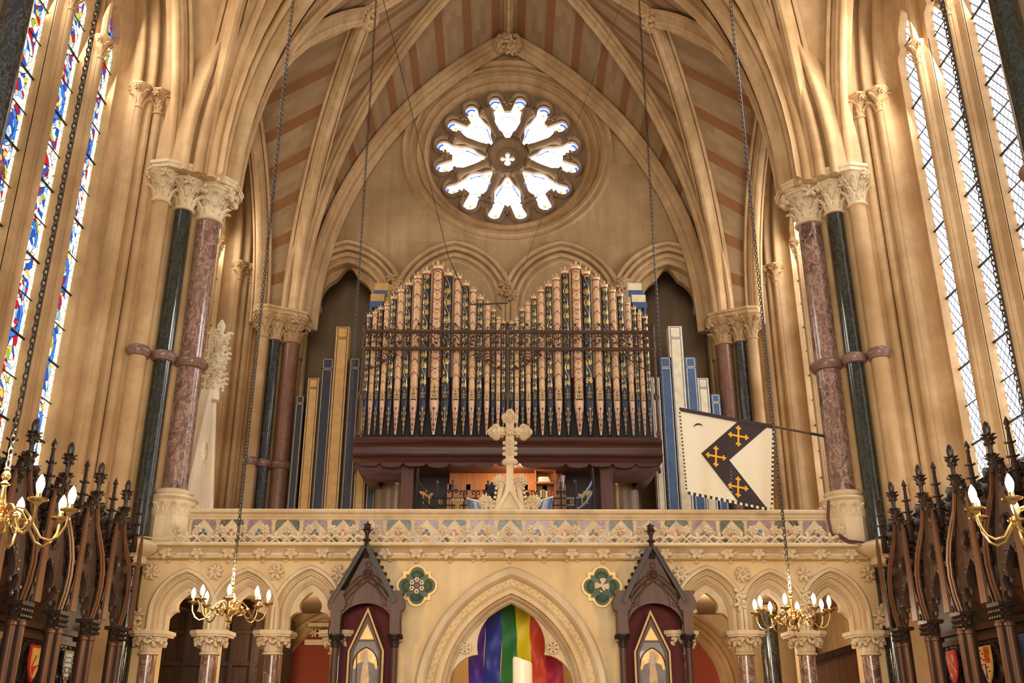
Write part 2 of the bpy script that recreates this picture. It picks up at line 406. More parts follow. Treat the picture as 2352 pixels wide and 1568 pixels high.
def stained(name, hv=1, strength=1.1):
    t = NT(name); o = t.obj(); x = t.xyz(o); p = t.vec(x[hv], t.math('MULTIPLY', x[2], .8))
    wob = t.noise(p, 3.0, 2); pw = t.n('ShaderNodeVectorMath', operation='ADD'); sc = t.n('ShaderNodeVectorMath', operation='SCALE')
    t.l(wob.outputs[1], sc.inputs[0]); sc.inputs[3].default_value = .28; t.v(pw.inputs[0], p); t.l(sc.outputs[0], pw.inputs[1])
    v1 = t.n('ShaderNodeTexVoronoi', voronoi_dimensions='2D'); t.l(pw.outputs[0], v1.inputs['Vector']); v1.inputs['Scale'].default_value = 14
    v2 = t.n('ShaderNodeTexVoronoi', voronoi_dimensions='2D', feature='DISTANCE_TO_EDGE'); t.l(pw.outputs[0], v2.inputs['Vector']); v2.inputs['Scale'].default_value = 14
    big = t.noise(p, 2.1, 2); sep = t.n('ShaderNodeSeparateColor'); t.l(v1.outputs['Color'], sep.inputs[0])
    W1 = (1, .96, .84, 1); BL = (.02, .07, .33, 1); LB = (.20, .38, .62, 1); RD = (.40, .012, .018, 1); GD = (.80, .42, .04, 1); GR = (.22, .34, .05, 1); PK = (.75, .36, .30, 1)
    ca = t.ramp(sep.outputs[0], [(0, W1), (.34, GD), (.46, BL), (.60, RD), (.72, W1), (.86, GR), (.93, LB)], 'CONSTANT')
    cb = t.ramp(sep.outputs[0], [(0, BL), (.30, LB), (.44, RD), (.66, W1), (.82, GD), (.92, PK)], 'CONSTANT')
    cc = t.ramp(sep.outputs[0], [(0, RD), (.26, W1), (.52, GD), (.68, BL), (.86, GR)], 'CONSTANT')
    sel = t.ramp(big.outputs[0], [(0, (0,0,0,1)), (.49, (1,1,1,1))], 'CONSTANT'); sel2 = t.ramp(big.outputs[0], [(0, (0,0,0,1)), (.62, (1,1,1,1))], 'CONSTANT')
    c = t.mix(sel, ca, cb); c = t.mix(sel2, c, cc)
    lead = t.math('LESS_THAN', v2.outputs['Distance'], .035)
    # roundels: rings of leading once a panel
    fy = t.math('SUBTRACT', t.math('FRACT', t.math('DIVIDE', x[2], .98)), .5); lx = t.math('SUBTRACT', t.math('FRACT', t.math('DIVIDE', t.math('SUBTRACT', x[hv], 8.0), .925)), .5)
    rr = t.math('SQRT', t.math('ADD', t.math('POWER', t.math('MULTIPLY', fy, 1.06), 2.0), t.math('POWER', lx, 2.0)))
    ring = t.math('LESS_THAN', t.math('ABSOLUTE', t.math('SUBTRACT', rr, .27)), .035)
    ring2 = t.math('LESS_THAN', t.math('ABSOLUTE', t.math('SUBTRACT', rr, .27)), .047)
    nb = t.math('GREATER_THAN', t.noise(p, 1.3, 0).outputs[0], .5)
    ringc = t.mix(nb, (.75, .70, .55, 1), (.04, .17, .60, 1))
    c = t.mix(ring2, c, (.01, .01, .01, 1)); c = t.mix(ring, c, ringc)
    edge = t.math('GREATER_THAN', t.math('ABSOLUTE', lx), .295)
    c = t.mix(edge, c, (.95, .88, .62, 1))
    c = t.mix(lead, c, (.012, .01, .008, 1))
    e = t.n('ShaderNodeEmission'); t.v(e.inputs[0], c); e.inputs[1].default_value = strength
    t.l(e.outputs[0], t.out.inputs[0]); return t.m
STAIN = stained('stained_glass')
def lattice(name, strength=2.6):
    t = NT(name); o = t.obj(); x = t.xyz(o)
    k = .115; kz = .155
    a = t.math('ADD', t.math('DIVIDE', x[1], k), t.math('DIVIDE', x[2], kz)); b = t.math('SUBTRACT', t.math('DIVIDE', x[1], k), t.math('DIVIDE', x[2], kz))
    la = t.math('LESS_THAN', t.math('ABSOLUTE', t.math('SUBTRACT', t.math('FRACT', a), .5)), .085)
    lb = t.math('LESS_THAN', t.math('ABSOLUTE', t.math('SUBTRACT', t.math('FRACT', b), .5)), .085)
    l = t.math('MAXIMUM', la, lb)
    e = t.n('ShaderNodeEmission'); t.v(e.inputs[0], t.mix(l, (.93, .95, 1, 1), (.03, .03, .035, 1))); e.inputs[1].default_value = strength
    t.l(e.outputs[0], t.out.inputs[0]); return t.m
LATT = lattice('clear_quarry_glass')
def roseglass():
    t = NT('bright_rose_glass'); o = t.obj(); x = t.xyz(o); nz = t.noise(o, 9, 2)
    e = t.n('ShaderNodeEmission'); t.v(e.inputs[0], t.ramp(nz.outputs[0], [(.0, (1, .85, .6, 1)), (.36, (.98, .98, 1, 1))])); e.inputs[1].default_value = 3.2
    t.l(e.outputs[0], t.out.inputs[0]); return t.m
ROSEG = roseglass()
ROSE_BLUE = emit('blue_border_glass', (.05, .13, .75, 1), 1.3)
ROSE_AMB = emit('amber_jewel_glass', (.95, .42, .04, 1), 1.0)
def pipe_dark():
    t = NT('blue_black_pipe_gold_scrolls'); x = t.xyz(t.uv()); u, v = x[0], x[1]   # u: -.5...5 across the front, v: in diameters
    L = 3.4; fv = t.math('FRACT', t.math('DIVIDE', v, L)); vv = t.math('MULTIPLY', t.math('SUBTRACT', fv, .5), L)
    def disc(cu, cv, r, w=None, su=1.0):
        d = t.math('SQRT', t.math('ADD', t.math('POWER', t.math('MULTIPLY', t.math('SUBTRACT', u, cu), su), 2.0), t.math('POWER', t.math('SUBTRACT', vv, cv), 2.0)))
        return t.math('LESS_THAN', d, r) if w is None else t.math('LESS_THAN', t.math('ABSOLUTE', t.math('SUBTRACT', d, r)), w)
    s1 = t.math('MULTIPLY', t.math('SINE', t.math('MULTIPLY', vv, 2*pi/L)), .22)
    stem_ = t.math('LESS_THAN', t.math('ABSOLUTE', t.math('SUBTRACT', u, s1)), .035)
    parts = [disc(0, .45, .17), disc(0, .45, .30, .04), disc(.08, -.75, .12, None, .9), disc(.08, -.95, .15), disc(.02, -.85, .31, .035), disc(-.17, 1.25, .1), disc(-.22, 1.45, .06), disc(-.27, -.1, .05), disc(.28, -.35, .05), stem_]
    g = parts[0]
    for p in parts[1:]: g = t.math('MAXIMUM', g, p)
    front = t.math('LESS_THAN', t.math('ABSOLUTE', u), .44); g = t.math('MULTIPLY', g, front)
    t.base(t.mix(g, (.012, .018, .030, 1), (.78, .50, .13, 1)), t.math('SUBTRACT', .35, t.math('MULTIPLY', g, .05)), 0, .4)
    t.l(t.math('MULTIPLY', g, .6), t.b.inputs['Metallic']); return t.m
def pipe_cream(circles=False):
    t = NT('cream_pipe_roundels' if circles else 'cream_pipe_chevrons'); x = t.xyz(t.uv()); u, v = x[0], x[1]
    nz = t.noise(t.vec(u, v), 2.6, 3)
    c = t.ramp(nz.outputs[0], [(.35, (.62, .35, .18, 1)), (.6, (.74, .46, .25, 1))])
    dots = t.n('ShaderNodeTexVoronoi', voronoi_dimensions='2D'); t.v(dots.inputs['Vector'], t.vec(u, v)); dots.inputs['Scale'].default_value = 2.4
    dg = t.math('LESS_THAN', dots.outputs['Distance'], .17)
    c = t.mix(dg, c, (.86, .58, .20, 1))
    if circles:
        L = 1.05; fv = t.math('MULTIPLY', t.math('SUBTRACT', t.math('FRACT', t.math('DIVIDE', v, L)), .5), L)
        d = t.math('SQRT', t.math('ADD', t.math('POWER', t.math('MULTIPLY', u, 1.12), 2.0), t.math('POWER', fv, 2.0)))
        g = t.math('LESS_THAN', t.math('ABSOLUTE', t.math('SUBTRACT', d, .50)), .035)
        g = t.math('MAXIMUM', g, t.math('MULTIPLY', t.math('GREATER_THAN', d, .56), t.math('GREATER_THAN', t.math('ABSOLUTE', u), .40)))
        mid = t.math('LESS_THAN', t.math('SQRT', t.math('ADD', t.math('POWER', u, 2.0), t.math('POWER', t.math('SUBTRACT', fv, .12), 2.0))), .12)
        c = t.mix(mid, c, (.50, .26, .06, 1))
    else:
        L = 1.75; k = t.math('FRACT', t.math('DIVIDE', t.math('ADD', v, t.math('MULTIPLY', t.math('ABSOLUTE', u), .95)), L))
        g = t.math('LESS_THAN', k, .11)
    c = t.mix(g, c, (.25, .045, .045, 1)); t.base(c, .38, 0, .3); return t.m
P_DARK = pipe_dark(); P_CREAM = pipe_cream(); P_ROUND = pipe_cream(True)
P_BLUEFOOT = plain('blue_black_pipe_foot', (.014, .022, .045, 1), .3, coat=.4)
P_CREAMFOOT = plain('cream_pipe_foot', (.70, .46, .29, 1), .4, coat=.3)
MAROON = plain('maroon_paint', (.20, .035, .035, 1), .5)
WP_BLUE_SHADED = plain('shaded_blue_wooden_pipe', (.018, .024, .042, 1), .45); WP_GOLD_SHADED = plain('shaded_ochre_wooden_pipe', (.58, .33, .10, 1), .5)  # darker copies for the left pipes, their shade put into the paint colour
WP_CREAM = plain('cream_wooden_pipe', (.78, .66, .44, 1), .5); WP_BLUE2 = plain('mid_blue_wooden_pipe', (.06, .11, .22, 1), .45)  # the same two pipe paints without the shade
RED_CL = plain('dark_red_hanging', (.085, .012, .012, 1), .9)
def cloth(name, col, rough=.8, sheen=0.0):
    t = NT(name); nz = t.noise(t.obj(), 160, 2); t.base(t.mix(t.math('MULTIPLY', nz.outputs[0], .25), col, tuple(c*.6 for c in col[:3])+(1,)), rough)
    t.b.inputs['Sheen Weight'].default_value = sheen; return t.m
# ------------------------------------------------------------ key planes
YS, YR = 12.2, 17.45          # screen front, rear responds
YB = 18.0                     # west wall face
Z_AB = 7.30                   # top of the great capitals
XW = 4.98                     # inner wall face
XG = 5.66                     # glass plane
FRONT = V((0, -1, 0))
# ---- floor
mb = MB(); mb.box((-6, 2, FLOOR-.1), (6, 18.6, FLOOR)); fl = NT('chequered_stone_floor'); ck = fl.n('ShaderNodeTexChecker'); fl.v(ck.inputs['Vector'], fl.obj()); ck.inputs['Scale'].default_value = 2.5
ck.inputs[1].default_value = (.5, .42, .32, 1); ck.inputs[2].default_value = (.22, .17, .13, 1); fl.base(ck.outputs[0], .4)
struct(mb.build('floor', fl.m, smooth=False))
# ---- west wall with the rose window and four arches
R_ROSE = A(1166, 345, YB); RC = (R_ROSE.x, R_ROSE.z+.05)
RR = 2.02                     # wall opening radius
SP_B = 7.84                   # arcade springing
AA = []                       # arcade arch centres
for px in (795, 1040, 1290, 1537): AA.append(A(px, 620, YB).x)
AA = [-3.27+.0, -1.09, 1.09, 3.27]; XO = .0
wall_back = setting('wall_back', (0, YB, FLOOR))
half_b = .80
def arch_open(cx, a, R, spring, bottom, n=12):
    return [(cx+x, spring+y) for x, y in arch2d(a, R, n)] + [(cx+a, bottom), (cx-a, bottom)]
outer = [(-5.3, FLOOR), (5.3, FLOOR), (5.3, 14.9), (-5.3, 14.9)]
holes = [circle(RC[0], RC[1], RR, 64)]
for i in (0, 3): holes.append(arch_open(AA[i], half_b, 1.02, SP_B, 1.95))
plate('ashlar', [outer]+holes, (0, YB, 0), EX, EZ, .35, STONE_ASH, wall_back)
# arcade mouldings
mb = MB(); b = FRONT
prof = [(0, -.30), (0, -.02)] + orders(3, .0, -.02, .125, .055, .045)[1:] + [(.37, .10), (.375, .155), (.43, .175), (.46, .14), (.47, .02), (.475, -.02)]
for cx in AA:
    arch_sweep(mb, V((cx, YB, SP_B)), EX, b, half_b-.02, 1.0, prof, 12, leg=1.1)
mb.build('arcade_mouldings', STONE, wall_back)
# corbel between the two middle arches and foliage stops at the outer arches
for px, py in ((1165, 668), (686, 645), (1645, 652), (905, 655), (1430, 655)):
    p = A(px, py, YB-.2); mb = MB(); rnd = random.Random(px)
    for k in range(7): blossom(mb, p+V((rnd.uniform(-.1, .1), -.04, rnd.uniform(-.16, .16))), (rnd.uniform(-.5, .5), -1, rnd.uniform(-.4, .4)), .11, 5, k)
    mb.build('foliage_corbel', STONE, wall_back)
# rose window
win = setting('window_1', (RC[0], YB, RC[1]-RR))
rc = V((RC[0], YB, RC[1]))
mb = MB()
prof = [(-.22, -.42), (-.20, -.30), (-.16, -.26), (-.12, -.30), (-.08, -.22), (-.04, -.12), (.0, -.14), (.02, -.06), (.06, .0), (.10, .02), (.13, -.02), (.16, -.05), (.22, .03), (.26, .06), (.30, .03), (.33, .0), (.36, .0)]
rm = [(-.24, -.55), (-.24, -.26), (-.20, -.18), (-.15, -.14), (-.12, -.18), (-.10, -.20), (-.05, -.17), (-.02, -.1), (.01, -.08), (.04, -.12), (.07, -.1), (.11, .0), (.14, .03), (.175, .01), (.2, -.02), (.24, .0), (.27, .05), (.30, .065), (.33, .04), (.36, -.01)]
ring_sweep(mb, rc, RR-.08, rm, b, 80)
mb.build('ring_moulding', STONE, win)
ROSE_S = 1.0
petals = []; C8 = [pi/2+k*pi/4 for k in range(8)]
for th in C8:
    u = (cos(th), sin(th)); v_ = (-sin(th), cos(th))
    def q(r, s_): return (u[0]*r+v_[0]*s_, u[1]*r+v_[1]*s_)
    c0 = q(.92, 0)
    tri = [q(.47, -.03), q(.47, .03), q(.98, .285), q(.98, -.285)]
    tri = [q(.47, .03), q(.47, -.03), q(.92, -.27), q(.92, .27)]
    fo = [q(1.40, .27), q(1.40, -.27)]
    sh = [('c', c0[0], c0[1], .285), ('p', tri)]
    for f_ in fo: sh.append(('c', f_[0], f_[1], .145))
    for sg in (1, -1): sh.append(('p', [q(.95, .05*sg), q(.95, .27*sg), q(1.35, .34*sg), q(1.38, .20*sg)]))
    petals.append(star_union(c0, sh, 90))
quat = star_union((0, 0), [('c', .1, 0, .06), ('c', -.1, 0, .06), ('c', 0, .1, .06), ('c', 0, -.1, .075), ('c', 0, 0, .05)], 48)
quat = [(x, y-.03) for x, y in quat]
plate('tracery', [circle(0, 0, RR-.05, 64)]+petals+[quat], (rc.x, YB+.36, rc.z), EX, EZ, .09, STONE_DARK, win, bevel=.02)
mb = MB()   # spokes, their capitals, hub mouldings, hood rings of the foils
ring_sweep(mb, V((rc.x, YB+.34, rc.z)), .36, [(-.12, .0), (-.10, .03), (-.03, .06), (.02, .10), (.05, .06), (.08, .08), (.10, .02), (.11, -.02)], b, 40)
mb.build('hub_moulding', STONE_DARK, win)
for th in C8:
    th2 = th+pi/8; d = V((cos(th2), 0, sin(th2))); s_ = V((-sin(th2), 0, cos(th2)))
    mb = MB(); o = V((rc.x, YB+.30, rc.z))
    mb.tube([o+d*r_ for r_ in (.46, .5, .52, .56)], [.12, .12, .095, .08], 10)
    mb.tube([o+d*.5, o+d*1.02], .078, 12)
    mb.tube([o+d*1.0, o+d*1.06, o+d*1.16, o+d*1.22], [.085, .10, .15, .17], 10)
    for k in range(6):
        a = 2*pi*k/6; rd = s_*cos(a)+FRONT*sin(a)
        leaf(mb, o+d*1.04+rd*.09, rd, d, .2, .12, 2.2)
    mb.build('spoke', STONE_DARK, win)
for k, th in enumerate(C8):
    u = V((cos(th), 0, sin(th))); v_ = V((-sin(th), 0, cos(th))); mb = MB()
    for sg in (1, -1):
        c_ = rc+u*1.40+v_*.27*sg+V((0, .30, 0)); a_ = atan2((u*1+v_*.3*sg).z, (u*1+v_*.3*sg).x)
        ring_sweep(mb, c_, .17, [(-.02, 0), (.0, .05), (.03, .07), (.06, .03), (.08, -.06)], b, 16, a0=a_-1.9, a1=a_+1.9)
    blossom(mb, rc+u*1.36+V((0, .26, 0)), FRONT, .11, 5, k)
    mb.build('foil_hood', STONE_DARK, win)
mb = MB(); mb.lathe([(RR, 0), (RR, .02)], (rc.x, YB+.52, rc.z), 48, ax='Y'); mb.build('rose_glass', ROSEG, win, smooth=False)
mbb = MB(); mba = MB(); mbi = MB()
for th in C8:
    u = V((cos(th), 0, sin(th))); v_ = V((-sin(th), 0, cos(th))); o = V((rc.x, YB+.485, rc.z))
    for sg in (1, -1):
        a_ = atan2((u+v_*.3*sg).z, (u+v_*.3*sg).x)
        ring_sweep(mbb, o+u*1.40+v_*.27*sg, .118, [(-.03, 0), (.03, 0)], b, 12, a0=a_-1.2, a1=a_+1.2)
        mbb.tube([o+u*.62+v_*.10*sg, o+u*.9+v_*.25*sg], .012, 4)
        mba.ball(o+u*1.38+v_*.25*sg, (.035, .01, .035), 8, 4)
    mba.ball(o+u*.56, (.032, .01, .032), 8, 4)
    ring_sweep(mbi, o+u*.90, .225, [(-.006, 0), (-.004, .01), (.004, .01), (.006, 0)], b, 28)
mbb.build('blue_glass_border', ROSE_BLUE, win); mba.build('amber_jewels', ROSE_AMB, win); mbi.build('medallion_leading', IRON, win)

# ---- organ chamber recesses behind the outer arches
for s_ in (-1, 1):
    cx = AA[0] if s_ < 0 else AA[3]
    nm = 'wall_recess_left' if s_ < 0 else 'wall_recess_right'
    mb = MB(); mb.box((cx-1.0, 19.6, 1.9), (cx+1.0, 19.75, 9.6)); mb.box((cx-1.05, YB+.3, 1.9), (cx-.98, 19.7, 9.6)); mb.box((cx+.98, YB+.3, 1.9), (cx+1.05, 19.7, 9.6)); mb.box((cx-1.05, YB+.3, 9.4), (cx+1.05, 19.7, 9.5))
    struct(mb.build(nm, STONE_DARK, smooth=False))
# chamber arches behind the organ pipes are blind: a cusped inner order shows in the outer arches
for cx in (AA[0], AA[3]):
    sh = [('c', cx, SP_B+.22, .53), ('p', [(cx-.50, SP_B+.28), (cx+.50, SP_B+.28), (cx+.05, SP_B+.98), (cx-.05, SP_B+.98)]), ('p', [(cx-.76, 2.0), (cx+.76, 2.0), (cx+.76, SP_B-.5), (cx-.76, SP_B-.5)]), ('c', cx-.2, SP_B-.45, .57), ('c', cx+.2, SP_B-.45, .57)]
    hole = star_union((cx, SP_B+.05), sh, 90)
    plate('cusped_order', [arch_open(cx, half_b+.05, 1.07, SP_B, 1.96), hole], (0, YB+.2, 0), EX, EZ, .16, STONE, wall_back, bevel=.03)

# ---- side walls
ZW = 8.60                       # springing of the side window arches
def side_wall(s_):
    nm = 'wall_left' if s_ < 0 else 'wall_right'
    W = setting(nm, (s_*XW, 11, FLOOR))
    ex = EY if s_ < 0 else -EY  # looking from inside, +ex to the right ; ex x ez = normal towards the room
    ey_ = lambda y: y if s_ < 0 else -y
    outer = [(ey_(y), z) for y, z in ((4.6, FLOOR), (18.4, FLOOR), (18.4, 15.2), (4.6, 15.2))]
    if s_ > 0: outer = outer[::-1]
    H = []
    for yc, a, zb, sp, R in ((9.85, 2.08, 2.45, ZW, 3.2), (15.6, 2.08, 2.45, ZW, 3.2)):
        H.append([(ey_(yc)+x, sp+y) for x, y in arch2d(a+.20, R+.20, 14)] + [(ey_(yc)+a+.2, zb), (ey_(yc)-a-.2, zb)])
    plate('wall_face', [outer]+H, (s_*XW, 0, 0), ex, EZ, .18, STONE_SIDE, W)
    bvec = V((-s_, 0, 0))
    dG = -(XG-XW)
    for yc, a, zb, sp, R in ((9.85, 1.86, 2.45, ZW, 2.98), (15.6, 1.86, 2.45, ZW, 2.98)):
        prof = [(-.02, dG-.12), (-.02, dG+.06), (.05, dG+.09), (.09, dG+.14), (.10, dG+.18)] + orders(3, .06, dG+.30, .115, .16, .050)[1:] + [(.40, -.02), (.42, .03), (.48, .05), (.53, .03), (.55, -.03)]
        mb = MB(); arch_sweep(mb, V((s_*XW, yc, sp)), EY, bvec, a, R, prof, 16, leg=sp-zb)
        # sill
        mb.box((min(s_*(XW+.012), s_*(XG+.1)), yc-a-.3, zb-.16), (max(s_*(XW+.012), s_*(XG+.1)), yc+a+.3, zb+.02))
        mb.build('window_jamb', STONE, W)
        # jamb shafts with little capitals
        for q, (oo, dd, rr) in enumerate(((.22, dG+.34, .068), (.40, dG+.56, .08))):
            for e in (-1, 1):
                mb = MB(); x = s_*(XW)+bvec.x*(dd-.0); y = yc+e*(a+oo-.08)
                mb.lathe([(rr, zb+.45), (rr, sp-.28)], (x, y, 0), 12)
                base_mould(mb, x, y, zb, zb+.45, rr*1.25, 12)
                capital(mb, x, y, sp-.38, sp, rr, rr*2.3, 6)
                mb.build('jamb_shaft', STONE, W)
    return W
WL = side_wall(-1); WR = side_wall(1)
def side_window(s_, n, yc, a, zb, sp, R, nl, glass, pitch, lw):
    W = setting('window_%d' % n, (s_*XG, yc, zb)); ex = EY if s_ < 0 else -EY
    out = [(x, sp+y) for x, y in arch2d(a+.03, R+.03, 16)] + [(a+.03, zb-.02), (-a-.03, zb-.02)]
    hs = []
    x0 = -(nl-1)/2*pitch
    for k in range(nl):
        cx = x0+k*pitch; h = lw/2; zs = sp+.32
        sh = [('p', [(cx-h, zb+.02), (cx+h, zb+.02), (cx+h, zs), (cx-h, zs)]), ('c', cx, zs+.26, h*.72), ('p', [(cx-h*.6, zs+.25), (cx+h*.6, zs+.25), (cx, zs+.75)])]
        c = (cx, zs-.15)
        hs.append([(p[0], max(p[1], zb+.02)) for p in star_union(c, sh, 160)])
        hs[-1] = [(cx-h, zb+.02), (cx+h, zb+.02), (cx+h, zs), (cx+h*.94, zs+.08), (cx+h*.62, zs+.13), (cx+h*.70, zs+.28), (cx+h*.5, zs+.44), (cx, zs+.66), (cx-h*.5, zs+.44), (cx-h*.70, zs+.28), (cx-h*.62, zs+.13), (cx-h*.94, zs+.08), (cx-h, zs)]
    for k in range(nl-1):
        cx = x0+(k+.5)*pitch
        hs.append(star_union((cx, sp+1.03), [('c', cx, sp+1.14, .10), ('c', cx+.09, sp+1.0, .10), ('c', cx-.09, sp+1.0, .10)], 40))
    if nl == 4:
        for cx, cz, r in ((0, sp+1.80, .36), (-.80, sp+1.52, .17), (.80, sp+1.52, .17)): hs.append(star_union((cx, cz), [('c', cx+r*.55*cos(t), cz+r*.55*sin(t), r*.5) for t in (pi/2, pi, 0, -pi/2)], 48))
    plate('tracery', [out]+hs, (s_*XG-s_*.07, yc, 0), ex, EZ, .12, STONE, W, bevel=.025)
    for k in range(nl-1):
        y = yc+(x0+(k+.5)*pitch); mb = MB(); xm = s_*(XG-.06)
        w_ = (pitch-lw)/2
        pl = [(0, -w_), (.02, -w_), (.07, -w_*.5), (.12, -w_*.45), (.12, w_*.45), (.07, w_*.5), (.02, w_), (0, w_)]
        mb.prism([(-s_*p, q) for p, q in pl], (xm, y, zb), EX, EY, EZ, sp-zb)
        mb.lathe([(.05, 0), (.05, sp-zb-.3)], (xm-s_*.13, y, zb), 12)
        capital(mb, xm-s_*.13, y, sp-.34, sp, .05, .12, 6); base_mould(mb, xm-s_*.13, y, zb, zb+.3, .07, 12)
        mb.tube([V((xm-s_*.13, y, sp)), V((xm-s_*.12, y, sp+.5)), V((xm-s_*.10, y, sp+1.2)), V((xm-s_*.08, y, sp+2))], [.05, .05, .05, .04], 8)
        mb.build('mullion', STONE, W)
    mb = MB(); xg = s_*(XG+.045); mb.f = []
    pts = [(x, sp+y) for x, y in arch2d(a+.1, R+.1, 12)] + [(a+.1, zb-.05), (-a-.1, zb-.05)]
    for x, z in pts: mb.vert((xg, yc+x, z))
    mb.face(*range(len(pts)))
    mb.build('glass', glass, W, smooth=False)
    mb = MB(); z = zb+.3
    i = 0
    while z < sp+1.3:
        mb.tube([(s_*(XG+.02), yc-a, z), (s_*(XG+.02), yc+a, z)], .016 if i % 2 else .009, 5); z += .49; i += 1
    mb.build('saddle_bars', IRON, W)
    # the twisted pair of stays down the side of each light
    return W
side_window(-1, 2, 9.85, 1.86, 2.45, ZW, 2.98, 4, STAIN, .94, .70)
side_window(1, 3, 9.85, 1.86, 2.45, ZW, 2.98, 4, LATT, .94, .70)
side_window(-1, 4, 15.6, 1.86, 2.45, ZW, 2.98, 4, STAIN, .94, .70)
side_window(1, 5, 15.6, 1.86, 2.45, ZW, 2.98, 4, LATT, .94, .70)

# ---- vaults
ceil = setting('ceiling', (0, 12, 14.5))
class Rib:
    def __init__(s, S0, T):
        s.S = V(S0); s.T = V(T); d = V((T[0]-S0[0], T[1]-S0[1], 0)); s.L = d.length; s.h = T[2]-S0[2]
        s.e = d.normalized(); s.R = (s.L**2+s.h**2)/(2*s.L); s.tm = atan2(s.h, s.R-s.L) if s.R > s.L else pi/2+atan2(s.L-s.R, s.h)
        if s.R > s.L: s.tm = math.acos((s.R-s.L)/s.R)
    def p(s, t, off=0.0):
        a = s.tm*t; R_ = s.R+off
        return s.S + s.e*(s.R-R_*cos(a)) + EZ*(R_*sin(a))
    def sweep(s, prof, n=18, t0=0.0, t1=1.0):
        mb = MB(); b_ = s.e.cross(EZ)
        rows = [[s.p(t0, o)+b_*d-EZ*.03]+[s.p(t0+(t1-t0)*k/n, o)+b_*d for k in range(n+1)] for o, d in prof]
        b0 = mb.strip(rows); mb.face(*[b0+i*(n+2) for i in range(len(rows))]); return mb
def ribprof(w, h):
    """pendant rib: hangs h below the web, half width w"""
    return [(.03, -w*1.5), (-.03, -w*1.5), (-.05, -w*1.15), (-.0, -w*1.05), (-.02, -w), (-h*.30, -w*.92), (-h*.38, -w*.66), (-h*.5, -w*.62), (-h*.62, -w*.75), (-h*.72, -w*.55), (-h*.78, -w*.42), (-h*.9, -w*.40), (-h, -w*.18), (-h, w*.18), (-h*.9, w*.40), (-h*.78, w*.42), (-h*.72, w*.55), (-h*.62, w*.75), (-h*.5, w*.62), (-h*.38, w*.66), (-h*.30, w*.92), (-.02, w), (-.0, w*1.05), (-.05, w*1.15), (-.03, w*1.5), (.03, w*1.5)]
WEBOFF = .02
def web(r1, r2, n=14, flip=False):
    mb = MB(); mb.uv = []; rows = []
    prev = None; acc = 0
    for k in range(n+1):
        t = k/n; a_ = r1.p(t, WEBOFF); b_ = r2.p(t, WEBOFF); 
        if prev is not None: acc += ((a_-prev[0]).length+(b_-prev[1]).length)/2
        prev = (a_, b_); row = []
        for j in range(5): row.append(a_.lerp(b_, j/4)); mb.uv.append(((a_-b_).length*j/4, acc))
        rows.append(row)
    mb.strip(rows); return mb
YM, YA = 15.1, 9.85
BOSS = []
for s_ in (-1, 1):
    for (ysp, yc, zc, name) in ((YR, YM, 14.75, 'b'), (12.75, YM, 14.75, 'b2'), (12.15, YA, 14.9, 'a'), (7.0, YA, 14.9, 'a2')):
        xs = s_*{'b': 4.22, 'b2': 4.30, 'a': 4.45, 'a2': 4.4}[name]
        sp = V((xs, ysp+{'b': .05, 'b2': .03, 'a': .12, 'a2': 0}[name], Z_AB+.02))
        D = Rib(sp, (0, yc, zc)); T = Rib(sp, (s_*2.72, yc-(.1 if yc > 12 else 0), 12.62+(.1 if yc < 12 else 0)))
        yw = {'b': YB-.12, 'b2': 12.85, 'a': 12.05, 'a2': 6.9}[name]
        Wr = Rib(V((s_*4.05, yw, Z_AB)), (0, yw, 14.35))
        Sd = Rib(V((s_*4.80, ysp, Z_AB)), (s_*4.93, yc, 11.4 if yc > 12 else 12.0))
        fam = [Wr, D, T, Sd]
        if name != 'a2':
            for r_, nm_, w_, h_ in ((D, 'rib', .15, .30), (T, 'rib', .13, .26)): r_.sweep(ribprof(w_, h_)).build(nm_, STONE, ceil)
            Sd.sweep(ribprof(.12, .22)).build('rib', STONE, ceil)
            if name == 'b': Wr.sweep(ribprof(.13, .30)).build('rib', STONE, ceil)
        for q in range(3): web(fam[q], fam[q+1]).build('vault_web', STONE if name[0] == 'a' and q != 1 else WEB, ceil)
    # transverse ridge ribs from the side boss to the crown
    for yc, z1, z0 in ((YM, 14.75, 12.62), (YA, 14.9, 12.72)):
        mb = MB(); pr = ribprof(.11, .22); a_ = V((s_*2.72, yc-(.1 if yc > 12 else 0), z0)); b_ = V((0, yc, z1))
        mb.strip([[a_+EZ*o+EY*d, b_+EZ*o+EY*d] for o, d in pr]); mb.build('ridge_rib', STONE, ceil)
        mb = MB(); a2 = V((s_*4.93, yc, 11.4 if yc > 12 else 12.0)); mb.strip([[a_+EZ*o+EY*d, a2+EZ*o+EY*d] for o, d in pr]); mb.build('ridge_rib', STONE, ceil)
        mb = MB(); rnd = random.Random(int(yc*10)+s_)
        for k in range(12):
            d = V((rnd.uniform(-1, 1), rnd.uniform(-1, 1), rnd.uniform(-1, -.1))).normalized(); blossom(mb, a_+V((0, 0, -.12))+d*.17, d, .15, 5, k)
        mb.ball(a_+V((0, 0, -.1)), .2); mb.build('boss', STONE, ceil)
# longitudinal ridge rib and wall boss
mb = MB(); pr = ribprof(.11, .26); mb.strip([[V((0+d, 12.8, 14.5+o)), V((0+d, YM, 14.78+o)), V((0+d, YB-.1, 14.38+o))] for o, d in pr]); mb.build('ridge_rib', STONE, ceil)
mb = MB(); rnd = random.Random(3)
for k in range(14):
    d = V((rnd.uniform(-1.2, 1.2), rnd.uniform(-1, 0), rnd.uniform(-1, .3))).normalized(); blossom(mb, V((0, YB-.3, 14.05))+V((d.x*.24, d.y*.14, d.z*.2)), d, .15, 5, k)
mb.ball((0, YB-.25, 14.05), .2); mb.build('boss', STONE, ceil)
